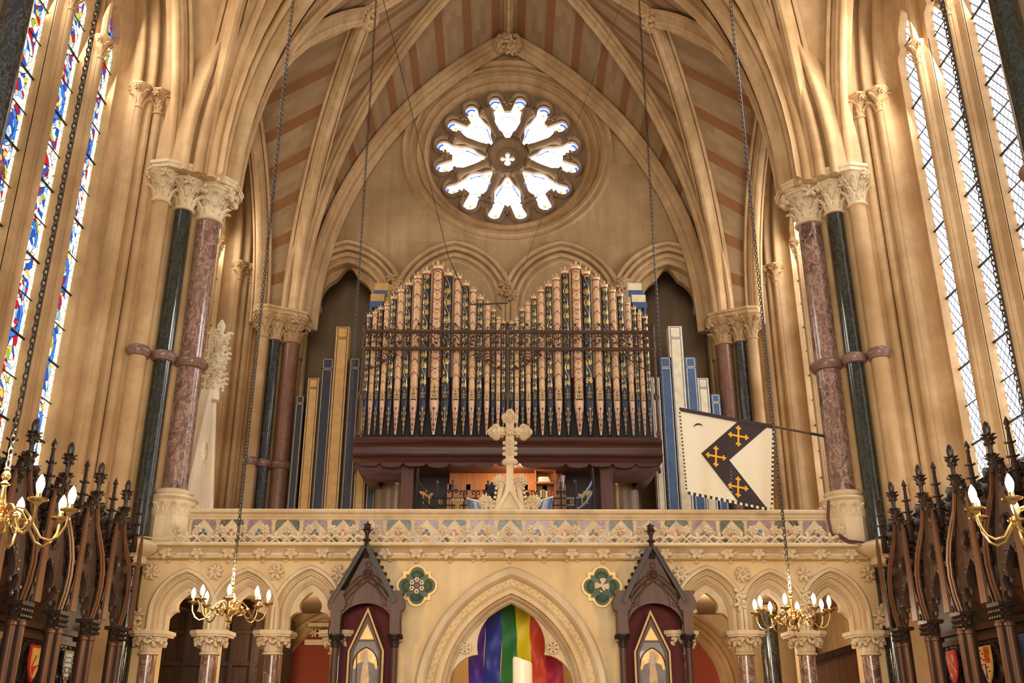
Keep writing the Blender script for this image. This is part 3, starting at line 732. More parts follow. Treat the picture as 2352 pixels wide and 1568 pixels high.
# transverse arch between choir and organ bay, with its bundle of rolls
mb = MB(); O = V((0, 12.5, Z_AB)); RT = 7.6
def roll(o, d, r, a0, a1, n=7): return [(o+r*cos(rad(a0+(a1-a0)*k/n)), d+r*sin(rad(a0+(a1-a0)*k/n))) for k in range(n+1)]
hf = roll(.06, .0, .11, 180, 95, 5)+[(.14, .13), (.16, .17)]+roll(.145, .235, .06, 250, 60)+[(.25, .25), (.28, .29)]+roll(.25, .385, .075, 255, 50)+[(.38, .38), (.42, .42)]+roll(.40, .51, .07, 250, 50)+[(.52, .49), (.56, .52)]+roll(.56, .60, .055, 240, 40)+[(.72, .56), (1.0, .56)]
hb = [(o, -d) for o, d in roll(.06, .0, .11, 180, 95, 5)+[(.14, .13), (.16, .17)]+roll(.145, .235, .06, 250, 60)+[(.25, .25), (.28, .29)]+roll(.25, .385, .075, 255, 50)+[(.38, .38), (.6, .42), (1.0, .42)]]
pr = hb[::-1]+hf[1:]
arch_sweep(mb, O, EX, FRONT, 4.0, RT, pr, 26, leg=.05, capped=True); mb.build('transverse_arch', STONE, ceil)
for s_ in (-1, 1):
    # wall rib bundle over the side windows, choir bay
    mb = MB(); arch_sweep(mb, V((s_*(XW-.02), YA, Z_AB)), EY, V((-s_, 0, 0)), 2.32, 4.9, [(.3, -.02), (.26, .05), (.2, .07), (.15, .03), (.12, .08), (.05, .17), (-.02, .14), (-.05, .05), (-.06, -.03)], 16)
    mb.build('wall_rib', STONE, WL if s_ < 0 else WR)
    mb = MB(); arch_sweep(mb, V((s_*(XW-.02), 15.5, Z_AB)), EY, V((-s_, 0, 0)), 2.3, 4.9, [(.3, -.02), (.26, .05), (.2, .07), (.15, .03), (.12, .08), (.05, .17), (-.02, .14), (-.05, .05), (-.06, -.03)], 16)
    mb.build('wall_rib', STONE, WL if s_ < 0 else WR)

# ---- piers: shafts with carved capitals
def column(name, label, cat, x, y, zb, zt, r, mat, cap_h=.52, R=None, ring=None, base=None, capmat=None, seed=0, octo=None, leaves=8, group=None, abr=None):
    t = thing(name, label, cat, (x, y, zb), group); R = R or r*1.75
    mb = MB(); mb.lathe([(r, zb), (r, zt-cap_h)], (x, y, 0), 24); mb.build('shaft', mat, t)
    mb = MB(); capital(mb, x, y, zt-cap_h, zt, r, R, leaves, random.Random(seed), a_r=abr); mb.build('capital', capmat or STONE_CARV, t)
    if ring:
        for z in ring: mb = MB(); shaft_ring(mb, x, y, z, r, .15); mb.build('shaft_ring', RING_M, t)
    return t
for s_ in (-1, 1):
    side = 'left' if s_ < 0 else 'right'
    t = column('marble_column', 'thick red-brown marble column of the %s front pier, standing on the screen end' % side, 'column', s_*4.35, 12.56, 2.80, Z_AB-.02, .165, RED_M, R=.34, ring=[4.6], seed=1, leaves=9)
    mb = MB(); x, y = s_*4.35, 12.56
    base_mould(mb, x, y, 2.72, 2.86, .20, 24)
    mb.lathe([(.27, 2.50), (.275, 2.52), (.29, 2.70), (.33, 2.73)], (x, y, 0), 24)
    mb.lathe([(.28, 2.13), (.285, 2.50)], (x, y, 0), 8, rot=pi/8)
    for k in range(16):
        a = 2*pi*k/16; d = V((cos(a), sin(a), 0)); leaf(mb, V((x, y, 2.51))+d*.275, d, EZ, .17, .10, 1.6)
    mb.build('carved_base', STONE_CARV, t)
    t = column('marble_column', 'slim dark green marble column of the %s front pier, running down past the screen' % side, 'column', s_*4.62, 12.26, FLOOR, Z_AB, .118, GREEN_M, R=.24, ring=[4.6], seed=2)
    mb = MB(); z = 2.0; mb.lathe([(.12, -.16), (.17, -.14), (.18, -.10), (.16, -.06), (.22, -.02), (.28, .02), (.30, .07), (.28, .11), (.24, .13), (.12, .16)], (s_*4.60, 12.12, z), 20); mb.build('mid_base', STONE_CARV, t)
    t = column('stone_column', 'slim pale stone shaft of the %s front pier, nearest the big window' % side, 'column', s_*4.88, 12.06, 2.2, Z_AB+.02, .11, STONE, R=.22, ring=[4.6], seed=3)
    # masonry core behind the shafts
    mb = MB(); pl = [(s_*5.0, 12.0), (s_*4.84, 12.13), (s_*4.76, 12.2), (s_*4.66, 12.38), (s_*4.52, 12.42), (s_*4.42, 12.60), (s_*4.40, 12.85), (s_*4.6, 13.0), (s_*5.0, 13.1)]
    if s_ > 0: pl = pl[::-1]
    mb.prism(pl[::-1] if s_ > 0 else pl[::-1], (0, 0, FLOOR), EX, EY, EZ, Z_AB-FLOOR-.1); o_ = mb.build('trim_1' if s_ < 0 else 'trim_2', STONE, smooth=False); struct(o_)
    pl2 = [(s_*5.0, 11.85), (s_*4.75, 11.80), (s_*4.42, 11.98), (s_*4.30, 12.12), (s_*4.12, 12.22), (s_*3.97, 12.42), (s_*3.97, 12.8), (s_*4.15, 13.0), (s_*5.0, 13.05)]
    mb = MB(); mb.prism(pl2, (0, 0, Z_AB-.03), EX, EY, EZ, .06); cxm = sum(p[0] for p in pl2)/9; cym = sum(p[1] for p in pl2)/9
    mb.prism([(cxm+(p[0]-cxm)*1.03, cym+(p[1]-cym)*1.03) for p in pl2], (0, 0, Z_AB+.03), EX, EY, EZ, .05)
    mb.box((min(s_*4.45, s_*5.0), 12.25, Z_AB+.05), (max(s_*4.45, s_*5.0), 12.85, Z_AB+1.0))
    struct(mb.build('trim_7' if s_ < 0 else 'trim_8', STONE_CARV, smooth=False))
    pl2 = [(s_*4.80, 16.95), (s_*4.70, 16.85), (s_*4.50, 16.85), (s_*4.30, 16.98), (s_*4.12, 17.05), (s_*3.84, 17.25), (s_*3.82, 17.6), (s_*4.0, 18.0), (s_*4.85, 18.0)]
    mb = MB(); mb.prism(pl2, (0, 0, Z_AB-.03), EX, EY, EZ, .07); mb.prism([(p[0]-(s_*.02), p[1]-.02) for p in pl2], (0, 0, Z_AB+.04), EX, EY, EZ, .05)
    mb.box((min(s_*4.3, s_*4.7), 17.3, Z_AB+.05), (max(s_*4.3, s_*4.7), 17.9, Z_AB+.15))
    struct(mb.build('trim_9' if s_ < 0 else 'trim_10', STONE, smooth=False))
    # nearer pier shaft at the frame edge
    t = column('marble_column', 'near dark marble column at the %s edge of the picture' % side, 'column', s_*4.60, 7.35, FLOOR, Z_AB, .125, BLACK_M if s_ < 0 else GREEN_M, R=.24, ring=[4.52], seed=4)
    t = column('stone_column', 'near pale stone shaft beyond the dark marble column, %s picture edge' % side, 'column', s_*4.86, 7.62, FLOOR, Z_AB, .11, STONE, R=.22, ring=[4.52], seed=4)
    mb = MB(); mb.box((min(s_*4.74, s_*5.0), 6.9, FLOOR), (max(s_*4.74, s_*5.0), 7.55, Z_AB)); struct(mb.build('trim_3' if s_ < 0 else 'trim_4', STONE, smooth=False))
    # rear responds
    t = column('marble_column', 'brown marble column of the %s rear respond beside the organ' % side, 'column', s_*4.13, 17.40, 1.95, Z_AB, .155, BROWN_M, R=.31, ring=[4.42], seed=5, capmat=STONE)
    t = column('marble_column', 'near-black marble shaft of the %s rear respond' % side, 'column', s_*4.39, 17.20, 1.95, Z_AB, .10, BLACK_M, R=.22, ring=[4.42], seed=6, capmat=STONE)
    t = column('stone_column', 'pale stone shaft of the %s rear respond' % side, 'column', s_*4.58, 17.05, 1.95, Z_AB, .095, STONE, R=.2, ring=[4.42], seed=7, capmat=STONE)
    mb = MB(); pl = [(s_*4.70, 17.05), (s_*4.60, 17.13), (s_*4.45, 17.27), (s_*4.26, 17.5), (s_*4.24, 17.9), (s_*4.15, 18.05), (s_*4.85, 18.1), (s_*4.75, 17.3)]
    mb.prism(pl, (0, 0, 1.95), EX, EY, EZ, Z_AB-2.0); struct(mb.build('trim_5' if s_ < 0 else 'trim_6', STONE, smooth=False))
# gallery floor
mb = MB(); mb.box((-4.95, 12.75, 1.72), (4.95, 18.0, 1.93)); struct(mb.build('floor_gallery', STONE_DARK, smooth=False))
# ------------------------------------------------------------ the stone screen with its gallery parapet
scr = thing('stone_screen', 'cream stone choir screen with trefoil arches, flower frieze and inlaid gallery parapet', 'screen', (0, 12.3, FLOOR))
YF = 12.25                                   # face of the screen wall
def sx(px, py, Y=YF): return A(px, py, Y).x
def sz(px, py, Y=YF): return A(px, py, Y).z
ZCAP = sz(483, 1450); ZCB = sz(483, 1505); ZAPX = sz(420, 1299); ZFR = sz(1176, 1286); ZLEDGE = sz(1176, 1252, 12.1)
colx = [342, 483, 627, 778]; colr = [1559, 1711, 1852, 1997]
cxs = [sx(p, 1480) for p in colx] + [sx(p, 1480) for p in colr]
apl = [sx(p, 1300) for p in (420, 565, 706)]; apr = [sx(p, 1302) for p in (1633.5, 1779, 1920)]
bays = [(cxs[0], cxs[1]), (cxs[1], cxs[2]), (cxs[2], cxs[3]), (cxs[4], cxs[5]), (cxs[5], cxs[6]), (cxs[6], cxs[7])]
outer = [(-4.6, FLOOR+.02), (4.6, FLOOR+.02), (4.6, ZFR), (-4.6, ZFR)]
holes = []
STL = .20
for x0, x1 in bays:
    c = (x0+x1)/2; h = (x1-x0)/2-.05
    holes.append([(c+x, ZCAP+STL+y) for x, y in arch2d(h, h*1.46, 12)]+[(c+h, FLOOR+.05), (c-h, FLOOR+.05)])
CX = sx(1174.5, 1400); ZC0 = sz(1174, 1568)-.35; HC = arch_h(1, 1)  # central arch
zc_ap = sz(1174.5, 1345); 
a_c = .85; R_c = 1.32; zs_c = .30
holes.append([(CX+x, zs_c+y) for x, y in arch2d(a_c, R_c, 18)]+[(CX+a_c, FLOOR+.05), (CX-a_c, FLOOR+.05)])
plate('screen_wall', [outer]+holes, (0, YF, 0), EX, EZ, .34, STONE_PALE, scr)
# arch mouldings of the side arches
for k, (x0, x1) in enumerate(bays):
    c = (x0+x1)/2; h = (x1-x0)/2-.05; R = h*1.46; mb = MB()
    apex_h = arch_h(h, R)
    pr = [(-.10, -.20), (-.10, -.12), (-.075, -.09), (-.06, -.115), (-.045, -.08), (-.01, -.06), (.0, -.03), (.01, .0), (.02, .02), (.035, -.01), (.05, .05), (.06, .075), (.085, .08), (.105, .055), (.11, .0), (.115, -.02)]
    arch_sweep(mb, V((c, YF, ZCAP+STL)), EX, FRONT, h, R, pr, 14, leg=STL); mb.build('side_arch', STONE_CARV, scr)
    # trefoil cusped inner order
    wv = h-.045; zq = .25; wq = .12; hq = .48
    P = [(c+wv, ZCAP-.02)]
    for q in range(1, 8): a_ = q/7*pi/2; P.append((c+wv-(wv-wq)*(1-cos(a_)), ZCAP+zq*sin(a_)))
    for q in range(1, 9): t_ = q/8; P.append((c+(wq*(1+.30*sin(pi*t_))*cos(t_*pi/2)**.7 if q < 8 else 0), ZCAP+zq+(hq-zq)*t_))
    P += [(2*c-x, z) for x, z in P[:-1]][::-1]
    ou = [(c+x, ZCAP+STL+y) for x, y in arch2d(h-.01, R-.01, 12)]; ou = [(ou[0][0], ZCAP-.02)]+ou+[(ou[-1][0], ZCAP-.02)]
    plate('cusped_order', [ou+P], (0, YF+.13, 0), EX, EZ, .12, STONE_CARV, scr)
# foliage stops between the hoods
for px, py in ((312, 1425), (2022, 1415), (1700, 1375), (1852, 1376)):
    mb = MB(); rnd = random.Random(px); p = A(px, py, YF-.06)
    for k in range(3): blossom(mb, p+V((rnd.uniform(-.03, .03), 0, (k-1)*.07)), (rnd.uniform(-.3, .3), -1, 0), .08, 5, k)
    mb.build('foliage_stop', STONE_CARV, scr)
# screen columns
for k, x in enumerate(cxs):
    mb = MB(); mb.lathe([(.098, FLOOR+.3), (.098, ZCB+.02)], (x, YF+.02, 0), 20); sh_ = mb.build('column', RED_M, scr, label='red-brown marble shaft')
    mb = MB(); rnd = random.Random(k); H = ZCAP-ZCB
    mb.lathe([(.10, 0), (.125, .01), (.125, .03), (.10, .045), (.105, H*.4), (.15, H*.8), (.17, H*.86)], (x, YF+.02, ZCB), 16)
    for q in range(8):
        a = 2*pi*q/8; d = V((cos(a), sin(a), 0)); leaf(mb, V((x, YF+.02, ZCB+.05))+d*.10, d, EZ, .20, .11, 2.0)
    for q in range(10):
        a = 2*pi*q/10+.2; d = V((cos(a), sin(a), 0)); blossom(mb, V((x, YF+.02, ZCB+H*(.62+.12*(q % 2))))+d*.15, d+V((0, 0, .1)), .085, 5, q, .4)
    a_ = .23; pl = [(-a_, -.12), (-.12, -a_), (.12, -a_), (a_, -.12), (a_, a_), (-a_, a_)]
    mb.prism([(p[0]*.93, p[1]*.93) for p in pl], (x, YF+.02, ZCAP-.065), EX, EY, EZ, .03); mb.prism(pl, (x, YF+.02, ZCAP-.04), EX, EY, EZ, .045)
    mb.build('capital', STONE_CARV, scr)
    mb = MB(); base_mould(mb, x, YF+.02, FLOOR+.1, FLOOR+.35, .10); mb.box((x-.2, YF-.18, FLOOR), (x+.2, YF+.2, FLOOR+.12)); mb.build('column_base', STONE_CARV, scr)
# central doorway arch: orders, foliate band, cusps
mb = MB(); pr = [(-.09, -.30), (-.09, -.17), (-.075, -.14), (-.055, -.17), (-.045, -.12), (-.03, -.07), (-.01, -.09), (.01, -.10), (.03, -.05), (.05, .0), (.075, .02), (.09, .0), (.10, -.07), (.155, -.08), (.165, .0), (.18, .05), (.21, .085), (.27, .09), (.30, .06), (.31, .0), (.32, -.02)]
OC = V((CX, YF, zs_c)); arch_sweep(mb, OC, EX, FRONT, a_c, R_c, pr, 26, leg=.5); mb.build('doorway_arch', STONE_CARV, scr)
mb = MB(); rnd = random.Random(5); pts = arch2d(a_c, R_c, 200, .128)
acc = 0; nxt = 0
for i in range(1, len(pts)):
    (x0, z0), (x1, z1) = pts[i-1], pts[i]; acc += sqrt((x1-x0)**2+(z1-z0)**2)
    if acc > nxt:
        nxt += .052; p = OC+V((x1, -.0, z1)); t_ = V((x1-x0, 0, z1-z0)).normalized(); n_ = V((-t_.z, 0, t_.x)); sg = 1 if int(nxt/.052) % 2 else -1
        leaf(mb, p+n_*.012*sg+V((0, .05, 0)), FRONT*.9+n_*sg*.5, t_, .085, .065, 1.7, n=5); mb.ball(p-n_*sg*.016+V((0, .0, 0)), .017, 5, 3)
mb.build('foliate_band', STONE_CARV, scr)
zcu = sz(1170, 1503, YF+.2)
wt = (sx(1246, 1503, YF+.2)-sx(1093, 1503, YF+.2))/2; ztop = sz(1175, 1378, YF+.2)
lob = [(CX-wt, zcu)]
nA = 12; RA = (wt**2+(ztop-zcu)**2)/(2*wt)*.80
def cusp_outline():
    P = []
    # lower right lobe up to the right cusp, over the ogival top, down the left
    wl = .79; zl = zcu-.50
    for k in range(9):
        t = k/8; a = t*pi/2; P.append((CX+wl-(wl-wt)*(1-cos(a)), zl+(zcu-zl)*sin(a)))
    for k in range(1, nA+1):
        t = k/nA; w_ = wt*(1.0+.12*sin(pi*t*.8))*cos(t*pi/2)**.62; P.append((CX+max(w_, 0), zcu+(ztop-zcu)*t))
    L = [(2*CX-x, z) for x, z in P[:-1]][::-1]
    return [(CX+wl, FLOOR+.06)]+P+L+[(CX-wl, FLOOR+.06)]
ouc = [(CX+x, zs_c+y) for x, y in arch2d(a_c-.01, R_c-.01, 18)]+[(CX+a_c-.01, FLOOR+.055), (CX-a_c+.01, FLOOR+.055)]
plate('doorway_cusps', [ouc, cusp_outline()], (0, YF+.2, 0), EX, EZ, .12, STONE_CARV, scr)
for px in (1068, 1270):
    mb = MB(); p = A(px, 1487, YF+.19); blossom(mb, p, FRONT, .075, 6); ring_sweep(mb, p, .06, [(0, .03), (.015, .03), (.02, 0)], FRONT, 16); mb.build('carved_rosette', STONE_CARV, scr)
# roundels
for k, (px, py) in enumerate(((350, 1313), (495.5, 1313), (635, 1314), (778, 1316), (1562, 1319), (1704, 1319), (1846, 1319), (1991, 1318))):
    mb = MB(); p = A(px, py, YF); rnd = random.Random(k)
    kind = k % 4; blossom(mb, p, FRONT, .098, 8 if kind in (0, 1) else 6, rnd.random(), .5)
    for q in range(8): a = 2*pi*q/8+.3; mb.ball(p+V((cos(a)*.082, -.01, sin(a)*.082)), (.026, .018, .026), 6, 4)
    mb.build('carved_rosette', STONE_CARV, scr)
# frieze band, gilt line, ledge
def extr(mb, prof, x0, x1):
    """profile (y, z) extruded along x"""
    mb.strip([[V((x0, y, z)), V((x1, y, z))] for y, z in prof])
    for x in (x0, x1):
        b = len(mb.v); mb.v += [(x, y, z) for y, z in prof]; mb.face(*(range(b, b+len(prof))))
Zt = sz(1176, 1250, 12.06)
mb = MB(); extr(mb, [(YF+.3, ZFR), (YF-.03, ZFR), (YF-.045, ZFR+.02), (YF-.03, ZFR+.045), (YF-.01, ZFR+.06), (YF-.01, Zt-.075), (YF-.04, Zt-.065), (YF-.07, Zt-.04), (YF-.12, Zt-.03), (YF-.17, Zt-.012), (YF-.18, Zt+.01), (YF-.17, Zt+.03), (YF+.3, Zt+.05)], -4.62, 4.62)
mb.build('cornice', STONE_CARV, scr)
mb = MB(); mb.tube([(-4.5, YF-.045, ZFR+.004), (4.5, YF-.045, ZFR+.004)], .013, 5); mb.tube([(-4.5, YF-.175, Zt-.012), (4.5, YF-.175, Zt-.012)], .006, 5); mb.build('gilt_line', GOLD, scr)
mb = MB(); c0 = A(1170.6, 1270, YF-.01); mb2 = None
rnd = random.Random(11); fl_me = []
for kd in range(3):
    mb = MB(); p = V((0, 0, 0))
    for q in range(5):
        a = rad(90+72*q+[0, 20, 36][kd]); d = V((cos(a), 0, sin(a))); mb.ball(d*.05+V((0, -.04, 0)), (.048, .04, .045), 7, 4, ax=(d, V((-d.z, 0, d.x)), FRONT))
    for q in range(5):
        a = rad(54+72*q+[0, 20, 36][kd]); d = V((cos(a), 0, sin(a))); leaf(mb, d*.02+V((0, -.005, 0)), FRONT, d, .12, .065, 1.2, n=5)
    mb.ball((0, -.045, 0), (.022, .02, .03), 6, 4)
    me_o = mb.build('carved_flower', STONE_CARV, scr); fl_me.append(me_o)
pit = (A(1170.6+71.3, 1270, YF-.01)-c0).x; base_loc = fl_me[0].location.copy()
for k in range(-11, 12):
    src = fl_me[(k*7) % 3]; o_ = src if k in (0,) and False else src.copy()
    C.objects.link(o_); o_.location = base_loc+V((c0.x+k*pit, c0.y-.0, c0.z))
for o_ in fl_me: bpy.data.objects.remove(o_)
# parapet: wall, rail, inlaid panels
YP = 12.55
z0, z1 = Zt+.03, sz(1176, 1169, YP-.08)
zi0, zi1 = sz(1176, 1250, YP), sz(1176, 1193.5, YP)
xl, xr = A(432, 1166, YP).x, A(1899, 1172, YP).x
mb = MB(); extr(mb, [(YP+.22, z0-.05), (YP, z0-.05), (YP, z1-.13), (YP-.015, z1-.12), (YP-.015, z1-.105), (YP-.04, z1-.09), (YP-.05, z1-.07), (YP-.035, z1-.055), (YP-.07, z1-.045), (YP-.085, z1-.02), (YP-.08, z1-.0), (YP+.25, z1), (YP+.25, z1-.1), (YP+.22, z1-.12)], xl, xr)
mb.build('parapet', STONE_CARV, scr)
pw = (A(1171.6+27.5, 1215, YP)-A(1171.6, 1215, YP)).x; pp = (A(1171.6+63.8, 1215, YP)-A(1171.6, 1215, YP)).x; pc = A(1171.6, 1215, YP).x
for k in range(-11, 12):
    x = pc+k*pp; mp, ms, md = (GRN_IN, WHT_IN, RED_DOT) if k % 2 == 0 else (PURP_M, WHT_IN, BLUE_DOT)
    zc = (zi0+zi1)/2-.01; r = pw*1.04
    cl = [(max(-pw, min(pw, cx_)), max(zi0-zc, min(zi1-zc, cz_))) for cx_, cz_ in circle(0, -.0, r*1.30, 40)]
    mb = MB(); mb.prism(cl, (x, YP-.004, zc), EX, EZ, FRONT, .004); pn = mb.build('marble_inlay', mp, scr, smooth=False)
    h = pw*.98; mb = MB(); mb.prism([(0, -h*1.05), (h, -.0), (0, (zi1-zc)*.99), (-h, 0)], (x, YP-.008, zc-.0), EX, EZ, FRONT, .006); mb.build('diamond', STONE_CARV, pn, smooth=False)
    mb = MB()
    for dx, dz in ((0, .028), (-.03, -.018), (.03, -.018)): mb.lathe([(.024, 0), (.024, -.003)], (x+dx, YP-.014, zc+dz-.005), 12, ax='Y')
    mb.build('trefoil', md, pn, smooth=False)
# cresting of little leaves and rosettes standing on the ledge
YCR = 12.13; mb = MB(); c0 = A(1169.4, 1240, YCR); pt = (A(1169.4+51, 1240, YCR)-c0).x; zb = Zt+.03
for k in range(-30, 31):
    x = c0.x+k*pt/2
    if k % 2 == 0:
        mb.tube([(x-pt*.22, YCR, zb), (x-pt*.1, YCR, zb+.022), (x, YCR, zb+.06)], .009, 5); mb.tube([(x+pt*.22, YCR, zb), (x+pt*.1, YCR, zb+.022), (x, YCR, zb+.06)], .009, 5)
        blossom(mb, V((x, YCR, zb+.165)), FRONT, .058, 6, k, .5); mb.ball((x, YCR, zb+.165), (.048, .02, .050), 8, 5)
        for q in (-1, 1): mb.ball((x+q*.04, YCR, zb+.082), (.042, .014, .018), 6, 4, ax=(V((q*.85, 0, .5)), EY, V((-q*.5, 0, .85))))
    else:
        mb.tube([(x-pt*.22, YCR, zb), (x-pt*.12, YCR, zb+.02), (x, YCR, zb+.04)], .009, 5); mb.tube([(x+pt*.22, YCR, zb), (x+pt*.12, YCR, zb+.02), (x, YCR, zb+.04)], .009, 5)
        for a in (rad(20), rad(90), rad(160)): d = V((cos(a), 0, sin(a))); mb.ball(V((x, YCR, zb+.055))+d*.042, (.046, .015, .021), 6, 4, ax=(d, EY, V((-d.z, 0, d.x))))
mb.build('cresting', STONE_CARV, scr)

# ---- quatrefoils
def quatrefoil(px, py, motif, label):
    p = A(px, py, YF-.01); r = .245
    t = thing('quatrefoil_panel', label, 'ornament', (p.x, YF, p.z-r))
    def outl(s): return star_union((0, 0), [('c', 0, .132, .103*s), ('c', 0, -.132, .103*s), ('c', .132, 0, .103*s), ('c', -.132, 0, .103*s), ('p', [(-.152*s, -.152*s), (.152*s, -.152*s), (.152*s, .152*s), (-.152*s, .152*s)])], 120)
    plate('gilt_frame', [outl(1.12), outl(.92)], (p.x, YF-.035, p.z), EX, EZ, .035, GOLD, t)
    plate('moulded_edge', [outl(.93), outl(.85)], (p.x, YF-.022, p.z), EX, EZ, .022, GOLDP, t)
    mb = MB(); mb.prism(outl(.87), (p.x, YF-.003, p.z), EX, EZ, FRONT, .004); mb.build('green_field', GREEN_F, t, smooth=False)
    mb = MB()
    for k in range(4):
        a = pi/2*k; d = V((cos(a), 0, sin(a)))
        for q in range(5): a2 = a+rad(-60+30*q); leaf(mb, V((p.x, YF-.01, p.z))+d*.10, FRONT, V((cos(a2), 0, sin(a2))), .09, .05, 1.0, n=4)
    mb.build('carved_leaves', GREEN_F, t)
    mb = MB(); o = V((p.x, YF-.05, p.z))
    if motif == 'star':
        for s_ in (1, -1):
            tri = [(.105*cos(pi/2+2*pi*k/3), s_*.105*sin(pi/2+2*pi*k/3)) for k in range(3)]
            for k in range(3):
                a_, b_ = V((tri[k][0], 0, tri[k][1])), V((tri[(k+1) % 3][0], 0, tri[(k+1) % 3][1])); d = (b_-a_).normalized()
                mb.obox(o+(a_+b_)/2, d*((b_-a_).length/2+.006), FRONT*.006, d.cross(EY)*.009)
        mb.build('six_pointed_star', STONE_CARV, t, smooth=False)
        mb = MB(); mb.prism([(.032*cos(pi/3*k), .032*sin(pi/3*k)) for k in range(6)], o+V((0, .02, 0)), EX, EZ, FRONT, .01); mb.build('red_centre', MAROON, t, smooth=False)
    else:
        mb.ball(o+V((.012, 0, -.01)), (.022, .015, .055), 8, 6, ax=(EX, EY, V((.35, 0, -.94)).normalized())); mb.ball(o+V((-.012, 0, -.062)), (.018, .014, .016), 8, 5)
        for sg, aa in ((-1, 155), (1, 15)):
            for q in range(4):
                a = rad(aa+(sg*-14)*q); d = V((cos(a), 0, sin(a))); mb.ball(o+V((0, 0, .005))+d*.05, (.05, .006, .013), 7, 4, ax=(d, EY, V((-d.z, 0, d.x))))
        for q in range(4): a = rad(75+16*q-10); d = V((cos(a), 0, sin(a))); mb.ball(o+V((.012, 0, .02))+d*.045, (.042, .006, .012), 7, 4, ax=(d, EY, V((-d.z, 0, d.x))))
        mb.build('white_dove', STONE_CARV, t)
GREEN_F = plain('dark_green_field', (.05, .085, .035, 1), .5)
quatrefoil(958, 1345, 'star', 'gilt-edged green quatrefoil with a pale six-pointed star, on the screen wall')
quatrefoil(1382, 1347, 'dove', 'gilt-edged green quatrefoil with a white diving dove, on the screen wall')

# ---- stone cross on its crocketed gable
YX = 12.58
def cz(px, py): return A(px, py, YX)
cr = thing('stone_cross', 'carved cream stone cross with trefoil arms above a crocketed gable on the parapet', 'cross', (cz(1171, 1168).x, YX, z1))
xc = cz(1171, 1100).x; zb = z1-.02; zk = cz(1171, 1066).z; zar = cz(1171, 992).z; zt = cz(1171, 944).z
za_ = cz(1171, 1112).z-zb
mb = MB(); mb.prism([(-.205, 0), (-.15, 0), (0, za_-.10), (.15, 0), (.205, 0), (.075, za_*.62), (.05, za_), (.042, zk-zb), (-.042, zk-zb), (-.05, za_), (-.075, za_*.62)], (xc, YX+.06, zb), EX, EZ, FRONT, .12)
mb.prism([(-.16, 0), (.16, 0), (0, za_-.09)], (xc, YX+.05, zb), EX, EZ, FRONT, .06)
mb.build('gable', STONE_CARV, cr, smooth=False)
mb = MB(); mb.lathe([(.05, -.03), (.07, -.02), (.10, 0), (.11, .03), (.09, .06), (.06, .07)], (xc, YX, zk), 14)
mb.box((xc-.055, YX-.045, zk+.05), (xc+.055, YX+.045, zt-.04)); wa = (cz(1220, 992).x-cz(1123, 992).x)/2
mb.box((xc-wa+.06, YX-.045, zar-.05), (xc+wa-.06, YX+.045, zar+.05))
rnd = random.Random(2)
def trefoil_end(c, d):
    s_ = V((-d.z, 0, d.x))
    for q in (d*.06, s_*.055, -s_*.055): mb.ball(c+q, (.062, .05, .062), 9, 6); blossom(mb, c+q+FRONT*.035, FRONT, .045, 5, 0)
trefoil_end(V((xc-wa+.10, YX, zar)), -EX); trefoil_end(V((xc+wa-.10, YX, zar)), EX); trefoil_end(V((xc, YX, zt-.09)), EZ)
z = zk+.14; k = 0
while z < zt-.14:
    if abs(z-zar) > .10:
        blossom(mb, V((xc, YX-.045, z)), FRONT, .045, 6, k)
        for q in (-1, 1): mb.ball((xc+q*.068, YX, z), (.034, .03, .03), 7, 5)
    z += .075; k += 1
for q in (-1, 1):
    for j in range(3): mb.ball((xc+q*(.09+.06*j), YX-.045, zar), (.03, .02, .034), 7, 5); mb.ball((xc+q*(.1+.07*j), YX, zar+.06), (.024, .024, .018), 6, 4); mb.ball((xc+q*(.1+.07*j), YX, zar-.06), (.024, .024, .018), 6, 4)
blossom(mb, V((xc, YX-.05, zar)), FRONT, .07, 8, 0); mb.build('cross', STONE_CARV, cr)
for q in (-1, 1):
    for (bx, bz, tx, tz, br_) in ((.19, .04, .135, .40, .075), (.25, -.02, .315, .13, .085)):
        mb = MB(); p0 = V((xc+q*bx, YX, zb+bz)); p1 = V((xc+q*tx, YX, zb+tz)); 
        pts = [p0, p0.lerp(p1, .5)+V((q*.05 if bx > .2 else -q*.04, 0, 0)), p1]
        mb.tube([p0+V((0, 0, -.02)), p0.lerp(p1, .35)+V((-q*.035, 0, .03)), p0.lerp(p1, .75)+V((-q*.045, 0, .06)), p1+V((-q*.02, 0, .05))], [.030, .036, .042, .05], 8)
        for j in range(5): blossom(mb, p1+V((q*.045*cos(j*1.3), -.045+.01*j, .045*sin(j*1.3))), V((q*.4*cos(j), -1, .4*sin(j))), .055, 6, j, .45)
        mb.ball(p1, (br_, .06, br_), 10, 6)
        for j in range(5): mb.ball(p0.lerp(p1, .1+.16*j)+V((q*.028, -.035, 0)), (.02, .016, .022), 6, 4)
        mb.build('crocket', STONE_CARV, cr)

